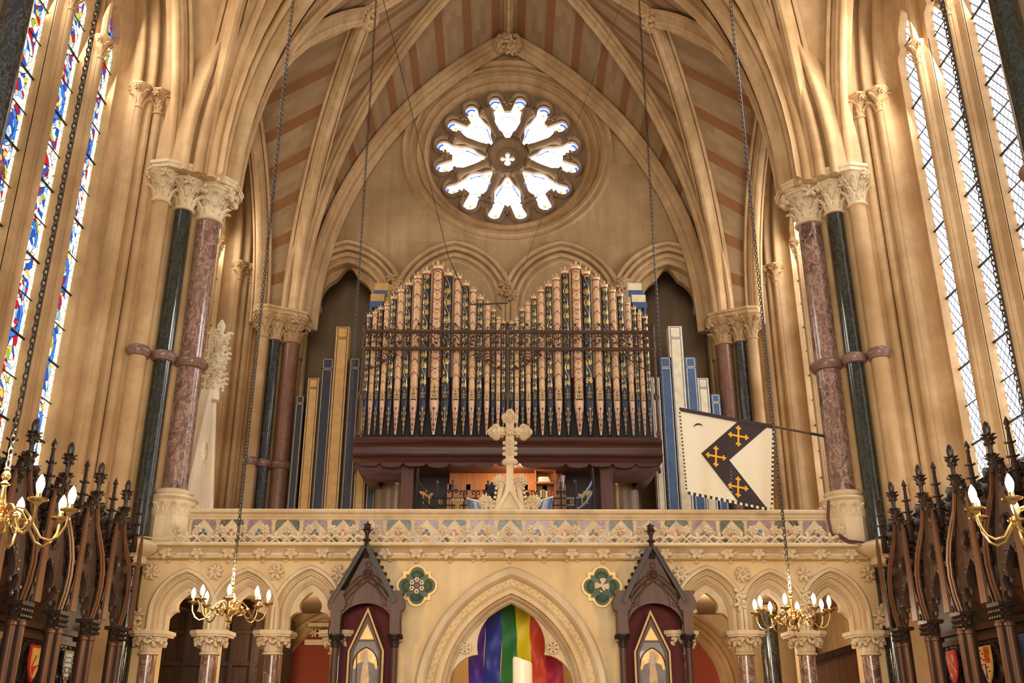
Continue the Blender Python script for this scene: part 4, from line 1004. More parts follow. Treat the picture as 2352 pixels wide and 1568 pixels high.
# ---- wooden tabernacles with icons standing before the screen
YT = 11.85
def tabernacle(side, pxs):
    (ax, ay), (fx, fy), (lx, rx), (cl, cr_), (iax, iay), (ilx, irx), iy = pxs
    ap = A(ax, ay, YT); xa = ap.x; zA = ap.z; zE = A(lx, 1386, YT).z; zc_ = A(cl, 1455, YT).z; zs_ = zE
    xl, xr = A(cl, 1480, YT).x, A(cr_, 1480, YT).x; xm = (xl+xr)/2; hw = (A(rx-14, 1388, YT).x-A(lx+17, 1388, YT).x)/2; hwb = (A(rx, 1367, YT).x-A(lx, 1367, YT).x)/2
    t = thing('wooden_tabernacle', 'dark wooden gabled tabernacle with foliate finial, beside the quatrefoil with the %s' % ('star' if side < 0 else 'dove'), 'tabernacle', (xm, YT, FLOOR))
    D = .38
    # front gable board with moulded pointed arch
    hb = hw-.02
    z_arc = A(ax, 1385, YT).z
    ha = .335; hh = z_arc-zc_
    arc_ = [(xm+ha*cos(pi*q/20), zc_+.001+hh*sin(pi*q/20)**.8) for q in range(21)]
    mb = MB(); plate_mb(mb, [[(xm-hb, zE-.02), (xm-hb+.02, zc_)]+arc_[::-1]+[(xm+hb-.02, zc_), (xm+hb, zE-.02), (xm+.03, zA-.03), (xm-.03, zA-.03)]], (0, YT, 0), EX, EZ, .05); mb.build('gable_board', TAB_W, t, angle=30)
    zmo = A(ax, 1322, YT).z
    mb = MB()
    for o_, r_ in ((.0, .014), (.045, .010), (-.05, .010)):
        hm_ = zmo-zc_+o_*1.2; am_ = ha+.05+o_*.8; pts = [V((xm+x, YT-.012, zc_+y)) for x, y in arch2d(am_, (am_**2+hm_**2)/(2*am_), 14)]; mb.tube(pts, r_, 6)
    hm_ = (zmo-z_arc)*.95; pts = [V((xm+x, YT-.008, z_arc-.05+y)) for x, y in arch2d(.19, (.19**2+hm_**2)/.38, 12)]; mb.tube(pts, .009, 5)
    for dx, dz, r_ in ((0, (zA-zE)*.52, .065), (-.115, (zA-zE)*.34, .034), (.115, (zA-zE)*.34, .034), (-.25, .0, .028), (.25, .0, .028), (0, (zA-zE)*.70, .03)):
        o_ = V((xm+dx, YT-.008, zE+dz)); ring_sweep(mb, o_, r_, [(-.012, 0), (-.006, .012), (.004, .012), (.01, 0)], FRONT, 20)
        if r_ > .05:
            for k in range(8): a = pi/4*k; ring_sweep(mb, o_+V((cos(a)*.042, 0, sin(a)*.042)), .013, [(0, 0), (.002, .008), (.006, 0)], FRONT, 10)
    mb.build('arch_moulding', TAB_W, t)
    mb = MB()
    for dx, dz, r_ in ((0, (zA-zE)*.52, .056), (-.115, (zA-zE)*.34, .026), (.115, (zA-zE)*.34, .026)): mb.lathe([(r_, 0), (r_, -.004)], (xm+dx, YT-.001, zE+dz), 16, ax='Y')
    mb.build('pierced_roundel', DARK_IN, t, smooth=False)
    # roof slopes with coping
    mb = MB()
    for q in (-1, 1):
        e = V((q*(hw+.0), 0, zE-zA)); n_ = e.cross(EY).normalized()*(-q)
        if n_.z < 0: n_ = -n_
        o_ = V((xa, YT-.035, zA)); 
        a_, b_ = o_+n_*.0, o_+e
        for (lo, hi, y0, y1) in ((0.0, .035, -.03, D), (.035, .05, -.045, D+.0)):
            pa = [a_+n_*lo+EY*y0, b_+n_*lo+EY*y0, b_+n_*hi+EY*y0, a_+n_*hi+EY*y0]; bb = len(mb.v)
            mb.v += [tuple(p) for p in pa]+[tuple(p+EY*(y1-y0)) for p in pa]
            for f in ((0,1,2,3),(7,6,5,4),(0,4,5,1),(1,5,6,2),(2,6,7,3),(3,7,4,0)): mb.face(*(bb+i for i in f))
        for j in range(8): p = a_+(b_-a_)*((j+.6)/8.3)+n_*.055+EY*(D); mb.ball(p, (.025, .03, .025), 6, 4)
    mb.build('roof_coping', OAK_DK, t, smooth=False)
    mb = MB(); zf = A(fx, fy, YT).z
    mb.lathe([(.05, -.12), (.035, 0), (.025, .10), (.022, zf-zA-.24), (.05, zf-zA-.23), (.055, zf-zA-.215), (.03, zf-zA-.2), (.022, zf-zA-.18), (.03, zf-zA-.12), (.045, zf-zA-.07), (.02, zf-zA-.02), (.004, zf-zA)], (xa, YT+.02, zA), 8)
    for k in range(6):
        a = pi/3*k; d = V((cos(a), sin(a), 0)); leaf(mb, V((xa, YT+.02, zf-.17))+d*.02, d, EZ, .10, .055, 1.9); leaf(mb, V((xa, YT+.02, zf-.11))+d*.02, d, EZ, .09, .045, 1.0)
    mb.build('finial', OAK_DK, t)
    for q, xx in ((-1, xl), (1, xr)):
        mb = MB(); mb.prism([(-.055, zc_), (.055, zc_), (.06, zE-.08), (.09, zE-.07), (.105, zE-.02), (.105, zE+.02), (.07, zE+.10), (.09, zE+.12), (.09, zE+.15), (-.09, zE+.15), (-.09, zE+.12), (-.07, zE+.10), (-.105, zE+.02), (-.105, zE-.02), (-.09, zE-.07), (-.06, zE-.08)], (xx, YT+.16, 0), EX, EZ, FRONT, .20)
        mb.box((xx-.05, YT+.1, zc_), (xx+.05, YF-.12, zE)); mb.build('buttress', TAB_W, t, smooth=False)
        mb = MB(); capital(mb, xx, YT+.07, zc_-.15, zc_, .042, .085, 6); mb.build('capital', OAK_DK, t)
        mb = MB(); mb.lathe([(.042, FLOOR), (.042, zc_-.14)], (xx, YT+.07, 0), 14); mb.build('column', TAB_W, t)
    # dark red hanging behind
    mb = MB(); mb.box((xl+.03, YF-.14, FLOOR+.3), (xr-.03, YF-.12, zE+.12)); mb.build('red_backcloth', RED_CL, t, smooth=False)
    # the icon
    YI = YT+.10; xi = A(iax, iay, YI).x; zi = A(iax, iay, YI).z; hl_ = (A(irx, iy, YI).x-A(ilx, iy, YI).x)/2; zsn = A(ilx, iy, YI).z
    ic = thing('icon_painting', 'pointed gilt-framed icon of a robed haloed figure, in the %s tabernacle' % ('left' if side < 0 else 'right'), 'painting', (xi, YI, FLOOR+.5))
    zb_ = FLOOR+.9
    def house(g): return [(xi-hl_+g, zb_+g), (xi+hl_-g, zb_+g), (xi+hl_-g, zsn-g*.25), (xi, zi-g*2.7), (xi-hl_+g, zsn-g*.25)]
    plate('gilt_frame', [house(0), house(.02)], (0, YI-.02, 0), EX, EZ, .05, GOLDP, ic)
    plate('dark_frame', [house(.02), house(.038)], (0, YI-.005, 0), EX, EZ, .03, DARK_IN, ic)
    plate('wooden_frame', [house(.036), house(.062)], (0, YI-.01, 0), EX, EZ, .03, TAB_W, ic)
    mb = MB(); mb.prism(house(.055), (0, YI+.02, 0), EX, EZ, FRONT, .008); mb.build('painted_panel', ICON_BG, ic, smooth=False)
    mb = MB(); zt_ = zsn+.0; mb.tube([V((xi+x, YI, zsn-.16+y)) for x, y in arch2d(hl_-.065, hl_*1.0, 10)], .008, 6); mb.box((xi-hl_*.50, YI-.004, zsn+.105), (xi+hl_*.50, YI+.01, zsn+.12)); mb.build('inner_arch', TAB_W, ic)
    mb = MB(); gl = [(x, -.16+y) for x, y in arch2d(hl_-.07, hl_*1.0-.005, 10)]; mb.prism(gl+[(hl_-.07, -.20), (-hl_+.07, -.20)], (xi, YI+.011, zsn), EX, EZ, FRONT, .004)
    mb.prism([(-.085, .13), (.085, .13), (0, zi-zsn-.20)], (xi, YI+.011, zsn), EX, EZ, FRONT, .004); mb.build('gold_ground', ICON_GOLD, ic, smooth=False)
    mb = MB(); mb.lathe([(.072, 0), (.072, -.004)], (xi, YI+.004, zsn-.06), 24, ax='Y'); mb.build('halo', GOLDP, ic, smooth=False)
    mb = MB(); mb.ball((xi, YI+.0, zsn-.065), (.040, .006, .055), 14, 8); mb.build('face', ICON_SKIN, ic)
    mb = MB(); mb.ball((xi, YI-.001, zsn-.115), (.034, .006, .05), 10, 6); mb.build('beard', ICON_GREY, ic)
    mb = MB(); mb.prism([(-hl_+.075, -1.2), (hl_-.075, -1.2), (hl_-.075, -.25), (.10, -.145), (.04, -.12), (-.04, -.12), (-.10, -.145), (-hl_+.075, -.25)], (xi, YI+.007, zsn), EX, EZ, FRONT, .003); mb.build('robe', ICON_ROBE, ic, smooth=False)
    mb = MB(); mb.prism([(-.055, -1.2), (.06, -1.2), (.05, -.3), (.03, -.14), (-.03, -.14), (-.045, -.3)], (xi, YI+.003, zsn), EX, EZ, FRONT, .003); mb.build('stole', ICON_STOLE, ic, smooth=False)
    if side < 0: mb = MB(); mb.tube([(xi-.105, YI-.002, zsn-.05), (xi-.085, YI-.002, zsn-.9)], .006, 5); mb.build('staff', TAB_W, ic)
    mb = MB(); mb.v = []; 
    for x_, z_ in house(.055): mb.vert((x_, YI-.004, z_))
    mb.face(0, 1, 2, 3, 4); mb.build('glass_pane', GLAZE, ic, smooth=False)
ICON_BG = plain('icon_dark_ground', (.045, .025, .015, 1), .4); ICON_GOLD = plain('icon_gold_ground', (.56, .31, .05, 1), .4, .2, var=.3); ICON_SKIN = plain('icon_face', (.45, .28, .15, 1), .5)
ICON_GREY = plain('icon_beard', (.42, .34, .24, 1), .6); ICON_ROBE = plain('icon_robe', (.075, .048, .035, 1), .5, var=.5); ICON_STOLE = plain('icon_stole', (.42, .24, .08, 1), .45, var=.4)
GLAZE = NT('icon_glass'); GLAZE.base((1, 1, 1, 1), .02); GLAZE.b.inputs['Transmission Weight'].default_value = 0; GLAZE.b.inputs['Alpha'].default_value = .06; GLAZE = GLAZE.m
tabernacle(-1, ((841, 1258), (845, 1197), (754, 923), (768, 905), (846, 1394), (798.5, 881), 1494))
tabernacle(1, ((1497, 1260), (1497, 1200), (1422, 1589), (1432, 1584), (1493, 1400), (1458, 1541), 1496))

# ---- rainbow flag behind the doorway
fc = {'violet': srgb(75, 35, 140), 'blue': srgb(25, 45, 140), 'green': srgb(20, 110, 50), 'yellow': srgb(225, 200, 10), 'orange': srgb(200, 60, 20), 'crimson': srgb(170, 15, 60)}
YFl = 13.1; xs_ = [A(p, 1500, YFl).x for p in (1078, 1113, 1151, 1186, 1219, 1252, 1292)]
t = thing('rainbow_flag', 'long hanging rainbow flag with six vertical stripes, seen through the central doorway', 'flag', (sum(xs_)/7, YFl, 0))
for k, nm in enumerate(fc):
    mb = MB(); rows = []; x0, x1 = xs_[k], xs_[k+1]
    for i in range(31):
        z = 1.62-i*.075; row = []
        for j in range(9):
            x = x0+(x1-x0)*j/8; ph = x*13; dy = .055*sin(ph+.5*sin(z*2.1))+.03*sin(z*9+x*11)+.018*sin(z*17-x*23)
            row.append(V((x*1+.012*sin(z*6+k), YFl+dy, z+(.10*abs(x-sum(xs_)/7)*0))))
        rows.append(row)
    mb.strip(rows); f_ = mb.build(nm+'_stripe', cloth('flag_'+nm, fc[nm], .55, .3), t, label=nm+' stripe')
mb = MB(); mb.tube([(xs_[0]-.1, YFl-.02, 1.63), (xs_[-1]+.1, YFl-.02, 1.63)], .018, 8); mb.build('pole', OAK_DK, t)

# ---- antechapel behind the screen
OAK_BRN = wood('brown_boarding', (.075, .036, .017, 1), (.12, .06, .03, 1), .5)
mb = MB(); mb.box((-4.9, 16.4, FLOOR), (4.9, 16.6, 1.75)); struct(mb.build('wall_antechapel', STONE_PALE, smooth=False))
for c, hw, R, zs, mats in ((-2.95, .62, .95, .62, 1), (2.75, .62, .95, .55, 1), (0, .9, 1.3, .6, 0)):
    mb = MB(); yb_ = 16.4
    arch_sweep(mb, V((c, yb_, zs)), EX, FRONT, hw, R, [(0, -.03), (0, .04), (.03, .08), (.08, .05), (.12, .04), (.15, .10), (.20, .12), (.24, .07), (.30, .06), (.33, .12), (.38, .12), (.40, .0)], 14, leg=1.6)
    o_ = mb.build('trim_%d' % (11+int(c > 0)+2*int(c == 0)), STONE, None); struct(o_)
    if mats:
        mb = MB(); mb.prism([(c+x, zs+y) for x, y in arch2d(hw, R, 12)]+[(c+hw, FLOOR+.1), (c-hw, FLOOR+.1)], (0, yb_-.002, 0), EX, EZ, FRONT, .02); tag(mb.build('red_hanging', RED_CL2 if False else cloth('red_hanging_cloth', (.28, .05, .02, 1), .9), None, smooth=False), 'deep red hanging inside the blind arch behind the %s screen arches' % ('left' if c < 0 else 'right'), 'hanging')
# carved corbel blocks above those arches
for c in (-2.85, 2.62):
    mb = MB(); mb.box((c-.35, 16.1, 1.22), (c+.35, 16.4, 1.30)); mb.box((c-.32, 16.14, 1.50), (c+.32, 16.4, 1.56))
    for k in range(5): blossom(mb, V((c-.22+.11*k, 16.14, 1.40)), (0, -1, -.2), .065, 6, k)
    tag(mb.build('carved_corbel', STONE_CARV, None), 'carved stone corbel behind the screen, %s' % ('left of the doorway' if c < 0 else 'right of the doorway'), 'corbel')
# panelled dark wood lobby on the left, brown boarding on the right
t = thing('wooden_lobby', 'dark panelled wooden lobby behind the two leftmost screen arches', 'lobby', (-3.9, 14.2, FLOOR))
mb = MB(); mb.box((-4.85, 14.2, FLOOR), (-3.45, 14.3, 1.55)); mb.obox((-3.38, 14.75, .0), V((.14, .55, 0)), V((.03, -.01, 0)), V((0, 0, 1.5))); mb.build('panel_wall', OAK_DK, t, smooth=False)
mb = MB()
for k in range(7): z = -1.3+.42*k; mb.box((-4.85, 14.16, z), (-3.45, 14.2, z+.05))
for k in range(5): x = -4.8+.32*k; mb.box((x, 14.15, FLOOR), (x+.05, 14.2, 1.5))
for k in range(7): a = k/6; p = V((-3.53+.28*a, 14.18+1.1*a, 0)); mb.box((p.x-.02, p.y-.03, -.5), (p.x+.02, p.y, 1.3))
mb.build('stiles', OAK_DK, t, smooth=False)
t = thing('wooden_screen', 'brown boarded panel with sloping dark top rail behind the far right screen arch', 'screen', (4.0, 14.5, FLOOR))
mb = MB(); q1, q2 = A(1845, 1530, 14.5), A(2000, 1480, 14.5); mb.prism([(q1.x, FLOOR), (q2.x, FLOOR), (q2.x, q2.z), (q1.x, q1.z)], (0, 14.5, 0), EX, EZ, FRONT, .06); mb.build('boarding', OAK_BRN, t, smooth=False)
mb = MB(); mb.prism([(q1.x, q1.z), (q2.x, q2.z), (q2.x, q2.z+.09), (q1.x, q1.z+.09)], (0, 14.48, 0), EX, EZ, FRONT, .10); mb.build('top_rail', OAK_DK, t, smooth=False)
column('marble_column', 'black marble column in the antechapel behind the middle right screen arch', 'column', A(1768, 1480, 15.0).x, 15.0, FLOOR, 1.70, .13, BLACK_M, R=.17, seed=9, cap_h=.10)
lamp('antechapel_lamp_left', (-3.0, 13.6, 1.1), 55, (1, .76, .48), .12); lamp('antechapel_lamp_right', (2.9, 13.6, 1.2), 60, (1, .8, .55), .12); lamp('antechapel_lamp_middle', (0, 15.2, 1.1), 14, WARM, .12)
# ------------------------------------------------------------ the organ
GOLDC = plain('mouth_gold', (.60, .38, .16, 1), .4, .2); MAROONG = plain('crown_band_red', (.28, .07, .05, 1), .4); GOLDC2 = plain('crown_gold', (.72, .50, .26, 1), .4, .3)
MAHOG2 = wood('mahogany_post', (.085, .030, .018, 1), (.14, .052, .030, 1), .4); DARKW = plain('dark_panelling', (.04, .016, .012, 1), .6)
YO = 15.9
zrow = A(1165, 921, YO).z; zfoot = A(1165, 999, YO).z
Lm = [838, 851, 864, 878, 894, 911, 929, 949.5, 971, 997.6, 1022, 1046, 1065, 1083, 1100, 1118, 1132, 1144, 1156]
Lt = [(935,580),(975,560),(1013,530),(1058,500),(1103,450),(1158,400),(1213,352),(1272,300),(1332,265),(1410,225),(1480,275),(1545,305),(1600,355),(1655,400),(1702,452),(1748,495),(1790,545),(1830,600),(1858,628)]
Rm = [1175, 1187, 1200, 1213.7, 1228.6, 1245.5, 1263.7, 1283.3, 1304, 1330, 1354, 1378, 1397.7, 1417, 1434.5, 1451.7, 1465.6, 1478, 1491.5]
Rt = [(80,630),(110,605),(148,540),(190,497),(232,450),(278,400),(328,360),(385,312),(450,265),(518,225),(592,265),(655,310),(722,362),(778,400),(828,430),(883,495),(918,530),(962,570),(997,590)]
ORD = ['', 'second', 'third', 'fourth', 'fifth', 'sixth', 'seventh', 'eighth', 'ninth']
for fan, Ms, Ts, x0c in (('left', Lm, Lt, 540), ('right', Rm, Rt, 1150)):
    for i, (pm, (tx, ty)) in enumerate(zip(Ms, Ts)):
        x = A(pm, 921, YO).x; ytop = 520+ty/3.016; ztop = A(x0c+tx/3.016, ytop+6, YO).z
        k = i-9; ak = abs(k)
        gap = min([abs(Ms[i]-Ms[j]) for j in (i-1, i+1) if 0 <= j < len(Ms)])
        r = gap*.0074*.46; r = {0: .088}.get(k, r)
        dark = ak % 2 == 1

        if k == 0: lab = 'tallest organ pipe, cream with red roundels, in the middle of the %s fan' % fan
        else:
            pos = ('just' if ak == 1 else ORD[ak-1]+' pipe') + (' left' if k < 0 else ' right')
            lab = '%s organ pipe with %s, %s of the tallest in the %s fan' % (('blue-black', 'gold scrolls', pos, fan) if dark else ('cream', 'maroon chevrons', pos, fan))
        t = thing('organ_pipe', lab, 'organ pipe', (x, YO, zfoot), 'painted front pipes of the organ')
        # body
        mb = MB(); mb.uv = []; n = 16; m_ = 8; zc = ztop-r*2.3; rows = []
        for j in range(m_+1):
            z = zrow+(zc-zrow)*j/m_; row = []
            for q in range(n+1):
                a = -pi/2+2*pi*q/n-pi; a = pi/2+2*pi*q/n; row.append(V((x+r*cos(a), YO+r*sin(a), z))); u = cos(a)*.5; mb.uv.append((u, (z-zrow)/(2*r)))
            rows.append(row)
        mb.strip(rows); mb.build('pipe_body', P_DARK if dark else (P_ROUND if k == 0 else P_CREAM), t)
        # foot, mouth
        mb = MB(); mb.lathe([(r*.22, 0), (r*.28, .02), (r*.96, zrow-zfoot-.07), (r, zrow-zfoot)], (x, YO, zfoot), 14); ft = mb.build('pipe_foot', P_BLUEFOOT if dark else P_CREAMFOOT, t)
        mb = MB(); col = GOLDP if dark else MAROON; hf = zrow-zfoot
        for zz, dx, rx, rz in ((.76, 0, .30, .30), (.62, .42, .22, .34), (.62, -.42, .22, .34), (.45, .30, .20, .30), (.45, -.30, .20, .30), (.30, .16, .12, .3), (.30, -.16, .12, .3), (.14, 0, .2, .22)):
            rr = r*(.25+.74*zz); d = -sqrt(max(.01, 1-(dx*r/rr)**2))*rr if abs(dx*r) < rr else -rr*.3
            mb.ball((x+dx*r, YO+d, zfoot+hf*zz), (rx*r, .004, rz*r*1.5), 6, 4)
        mb.box((x-.04*r, YO-r*.97, zfoot+hf*.74), (x+.04*r, YO-r*.9, zfoot+hf*.76)); mb.tube([(x, YO-r*.36, zfoot+hf*.12), (x, YO-r*.86, zfoot+hf*.80)], .08*r, 4)
        mb.build('painted_sprig', col, ft)
        mb = MB(); hm = r*4.2; P = [(-.62*r, 0), (.62*r, 0), (.66*r, hm*.55), (.35*r, hm*.85), (0, hm), (-.35*r, hm*.85), (-.66*r, hm*.55)]
        mb.prism(P, (x, YO-r*.86, zrow), EX, EZ, FRONT, r*.16); mo = mb.build('mouth', P_BLUEFOOT if dark else GOLDC, t)
        mb = MB(); mb.box((x-.62*r, YO-r*1.05, zrow-.004), (x+.62*r, YO-r*.5, zrow+r*.22)); mb.build('mouth_slot', DARK_IN, t, smooth=False)
        mb = MB(); yy = YO-r*1.03; mb.box((x-.05*r, yy-.002, zrow+r*.3), (x+.05*r, yy, zrow+r*3.1)); mb.box((x-.25*r, yy-.002, zrow+r*2.35), (x+.25*r, yy, zrow+r*2.5))
        for sg in (-1, 1): ring_sweep(mb, V((x+sg*.27*r, yy, zrow+r*1.55)), .19*r, [(-.05*r, 0), (0, .002), (.05*r, 0)], FRONT, 8); mb.ball((x+sg*.3*r, yy, zrow+r*.75), (.1*r, .003, .3*r), 5, 4)
        mb.build('painted_cross', GOLDP if dark else P_BLUEFOOT, mo, smooth=False)
        # crown
        mb = MB(); mb.lathe([(r*1.0, 0), (r*1.08, .004), (r*1.08, r*.32), (r*1.0, r*.36)], (x, YO, zc), 14); mb.build('crown_band', MAROONG, t)
        mb = MB(); mb.lathe([(r*1.0, r*.34), (r*1.1, r*.5), (r*1.12, r*1.0), (r*1.05, r*1.15)], (x, YO, zc), 14)
        for q in range(5): a = -pi/2+2*pi*q/5; d = V((cos(a), sin(a), 0)); s2 = V((-sin(a), cos(a), 0)); p = V((x, YO, zc+r*1.1))+d*r*1.08; mb.ball(p+EZ*r*.45, (r*.12, r*.28, r*.42), 6, 5, ax=(d, s2, EZ)); mb.ball(p+EZ*r*.85, r*.12, 5, 4)
        mb.build('crown', GOLDC2, t)
# case: moulded wind-chest beam, scalloped valance, coved brackets, posts and panelling
def oz(py, Y=15.55, px=1165): return A(px, py, Y).z
xl, xr = A(810, 1010, 15.5).x, A(1522, 1010, 15.5).x
t = thing('organ_case', 'dark mahogany organ case with moulded beam, scalloped valance and panelled back', 'organ case', ((xl+xr)/2, 16, 1.93))
z1, z2, z3 = oz(999), oz(1030), oz(1056); zfl = 1.93
mb = MB(); extr(mb, [(16.5, z1+.0), (15.66, z1+.0), (15.66, z1-.07), (15.56, z1-.075), (15.54, z1-.1), (15.56, z1-.12), (15.60, z1-.15), (15.58, z1-.2), (15.60, z1-.30), (15.56, z1-.32), (15.55, z1-.34), (15.60, z1-.36), (15.58, z1-.40), (15.62, z1-.44), (15.62, z3), (16.5, z3)], xl, xr); mb.build('beam', MAHOG, t, smooth=False)
P = [(xl+.06, z3+.02)]; n = 13; wd = (xr-xl-.12)/n
for k in range(n):
    for q in range(8): u = q/8; P.append((xl+.06+wd*(k+u), z3-.06-.05*abs(sin(pi*u))**.6*(1 if k % 2 else .6)+(.03 if q == 0 else 0)))
P += [(xr-.06, z3-.04), (xr-.06, z3+.02)]
mb = MB(); mb.prism(P, (0, 15.66, 0), EX, EZ, FRONT, .03); mb.build('valance', MAHOG, t, smooth=False)
xa, xb = A(936, 1100, 15.9).x, A(1393, 1100, 15.9).x
for q, xo, xi_ in ((-1, xl, xa), (1, xr, xb)):
    mb = MB(); xin = A(868 if q < 0 else 1464, 1105, 15.9).x; zin = oz(1108, 15.9)
    mb.strip([[V((xo-q*.03, 15.64+d, z3)), V((xo-q*.06, 15.70+d, z3-.10)), V((xo-q*.20, 15.80+d, z3-.25)), V((xin, 15.9+d, zin))] for d in (0, .9)])
    mb.strip([[V((xo-q*.03, 15.64, z3)), V((xo-q*.06, 15.70, z3-.10)), V((xo-q*.20, 15.80, z3-.25)), V((xin, 15.9, zin))], [V((xi_, 15.9, z3)), V((xi_, 15.9, z3-.1)), V((xi_, 15.9, z3-.25)), V((xi_, 15.9, zin))]])
    mb.build('coved_bracket', MAHOG, t)
    mb = MB(); mb.box((xi_-.10, 15.85, zfl), (xi_+.10, 16.0, z3)); mb.build('post', MAHOG2, t, smooth=False)
    mb = MB(); mb.ball((xo-q*.06, 15.62, z3-.15), (.03, .03, .06), 8, 5); mb.build('pendant', MAHOG, t)
mb = MB(); mb.box((A(868, 1100, 16.9).x, 16.95, zfl), (A(1466, 1100, 16.9).x, 17.0, z1)); mb.build('back_board', DARKW, t, smooth=False)
xp, xq = A(1032, 1100, 16.4).x, A(1295, 1100, 16.4).x
mb = MB(); mb.box((xp, 16.45, zfl), (xq, 16.5, z3)); mb.build('console_back', PANEL_W, t, smooth=False)
mb = MB()
for k in range(7): x = xp+(xq-xp)*k/6; mb.box((x-.035, 16.42, zfl), (x+.035, 16.46, z3-.2))
mb.box((xp, 16.42, z3-.3), (xq, 16.46, z3-.18)); mb.box((xp, 16.40, zfl+.1), (xq, 16.46, zfl+.22)); mb.build('panel_stiles', PANEL_W, t, smooth=False)
mb = MB(); mb.box((xl+.1, 16.2, z1-.3), (xr-.1, 16.25, z1+.0)); mb.box((xl+.05, 16.1, z1), (xr-.05, 16.15, z1+1.2)); mb.build('dark_backing', DARK_IN, t, smooth=False)
for sx_, sg in ((A(893, 1130, 16.6).x, 'left'), (A(1435, 1130, 16.6).x, 'right')):
    mb = MB(); zd = A(893, 1108, 16.35).z; mb.lathe([(.235, zfl), (.235, zd)], (sx_, 16.6, 0), 24); mb.lathe([(.245, zd-.02), (.25, zd+.02)], (sx_, 16.6, 0), 24)
    tag(mb.build('drum_casing', plain('brown_drum_'+sg, (.17, .105, .06, 1), .35)), 'smooth brown cylindrical casing under the organ beam, %s of the iron gates' % sg, 'casing')['kind'] = 'thing'
# bronzed iron rails and scrollwork in front of the pipes
YRl = 15.62
t = thing('iron_grille', 'bronzed iron double rail with foliate scrollwork across the organ pipes', 'grille', (0, YRl, z1))
xl2, xr2 = A(836, 780, YRl).x, A(1501, 780, YRl).x; xm2 = A(1166, 780, YRl).x
zr1, zr2 = A(1166, 762, YRl).z, A(1166, 801, YRl).z
for nm, z in (('upper_rail', zr1), ('lower_rail', zr2)):
    mb = MB(); mb.box((xl2-.03, YRl-.025, z-.024), (xr2+.03, YRl+.025, z+.024)); k = 0; x = xl2
    while x < xr2: mb.box((x, YRl-.02, z-.045), (x+.024, YRl+.02, z-.02)); x += .052
    mb.build(nm, RAIL, t, smooth=False)
for x in (xl2, xm2, xr2):
    mb = MB(); mb.lathe([(.035, z1), (.045, z1+.05), (.028, z1+.12), (.026, z1+.62), (.05, z1+.66), (.05, z1+.72), (.026, z1+.78), (.024, zr2-.05), (.04, zr2), (.024, zr2+.05), (.024, zr1-.05), (.04, zr1), (.025, zr1+.05), (.02, zr1+.11), (.035, zr1+.13), (.01, zr1+.18)], (x, YRl, 0), 10)
    for j in range(26): mb.ball((x+.022*cos(j*.9), YRl+.022*sin(j*.9), z1+.8+j*.045), .012, 5, 3)
    mb.build('post', RAIL, t)
mb = MB(); rnd = random.Random(4); n = 24; w_ = (xr2-xl2)/n
for k in range(n):
    xc_ = xl2+w_*(k+.5); sg = 1 if k % 2 else -1; zc_ = (zr1+zr2)/2
    pts = []
    for j in range(18): a = j*.42; rr = .10*(1-j/22); pts.append((xc_+sg*(rr*cos(a)-.02), YRl-.01, zc_+rr*sin(a)))
    mb.tube(pts, .0085, 5); mb.ball((xc_, YRl-.012, zc_), (.03, .014, .03), 6, 4)
    for j in range(3): a = rnd.uniform(0, 6.28); leaf(mb, V((xc_+.07*cos(a), YRl, zc_+.07*sin(a))), FRONT, V((cos(a), 0, sin(a))), .09, .045, 1.6, n=4)
mb.build('scrollwork', RAIL, t)
mb = MB()
for k in range(n):
    xc_ = xl2+w_*(k+.5); 
    for q in (-1, 1): mb.tube([(xc_+q*w_*.1, YRl, zr1+.02), (xc_+q*w_*.32, YRl, zr1+.05), (xc_+q*w_*.22, YRl, zr1+.10), (xc_+q*w_*.1, YRl, zr1+.09)], .008, 5)
    blossom(mb, V((xc_, YRl-.01, zr1+.13)), FRONT, .036, 5, k, .4)
mb.build('cresting', RAIL, t)
mb = MB()
for x, sg in ((xl2, 1), (xm2, -1), (xm2, 1), (xr2, -1)):   # curling brackets under the lower rail
    pts = [(x+sg*(.0+.55*j/14), YRl, zr2-.38+.34*(j/14)**1.0-.10*sin(pi*j/14)) for j in range(15)]; mb.tube(pts, .011, 5)
    pts = [(x+sg*(.33+.10*cos(a*.45)*(1-a/26)), YRl, zr2-.17+.10*sin(a*.45)*(1-a/26)) for a in range(20)]; mb.tube(pts, .010, 5)
    for j in range(5): leaf(mb, V((x+sg*(.12+.1*j), YRl, zr2-.3+.06*j)), FRONT, V((sg*.5, 0, .8 if j % 2 else -.8)), .12, .06, 1.7, n=4)
mb.build('bracket', RAIL, t)
# flat painted wooden pipes on both sides
YW = 17.15
def wood_pipe(px, py, w, body, line, label, Y=YW, square=True):
    p = A(px, py, Y); hw = w/2/F*20*.5*2*.5
    hw = (A(px+w/2, py, Y).x-p.x); t = thing('wooden_pipe', label, 'organ pipe', (p.x, Y, 1.93), 'flat painted wooden pipes beside the organ'); zt = p.z
    mb = MB(); mb.box((p.x-hw, Y, 1.93), (p.x+hw, Y+.22, zt)); mb.build('pipe_body', body, t, smooth=False)
    mb = MB(); b = .011; g = hw*.24
    def fr(za, zb):
        x0, x1 = p.x-hw+g, p.x+hw-g
        mb.box((x0, Y-.004, za), (x0+b, Y, zb)); mb.box((x1-b, Y-.004, za), (x1, Y, zb)); mb.box((x0, Y-.004, za), (x1, Y, za+b)); mb.box((x0, Y-.004, zb-b), (x1, Y, zb))
    s_ = 2*hw-2*g; fr(zt-g*.6-s_*1.1, zt-g*.6); fr(1.98, zt-g*1.3-s_*1.1)
    mb.build('inset_line', line, t, smooth=False)
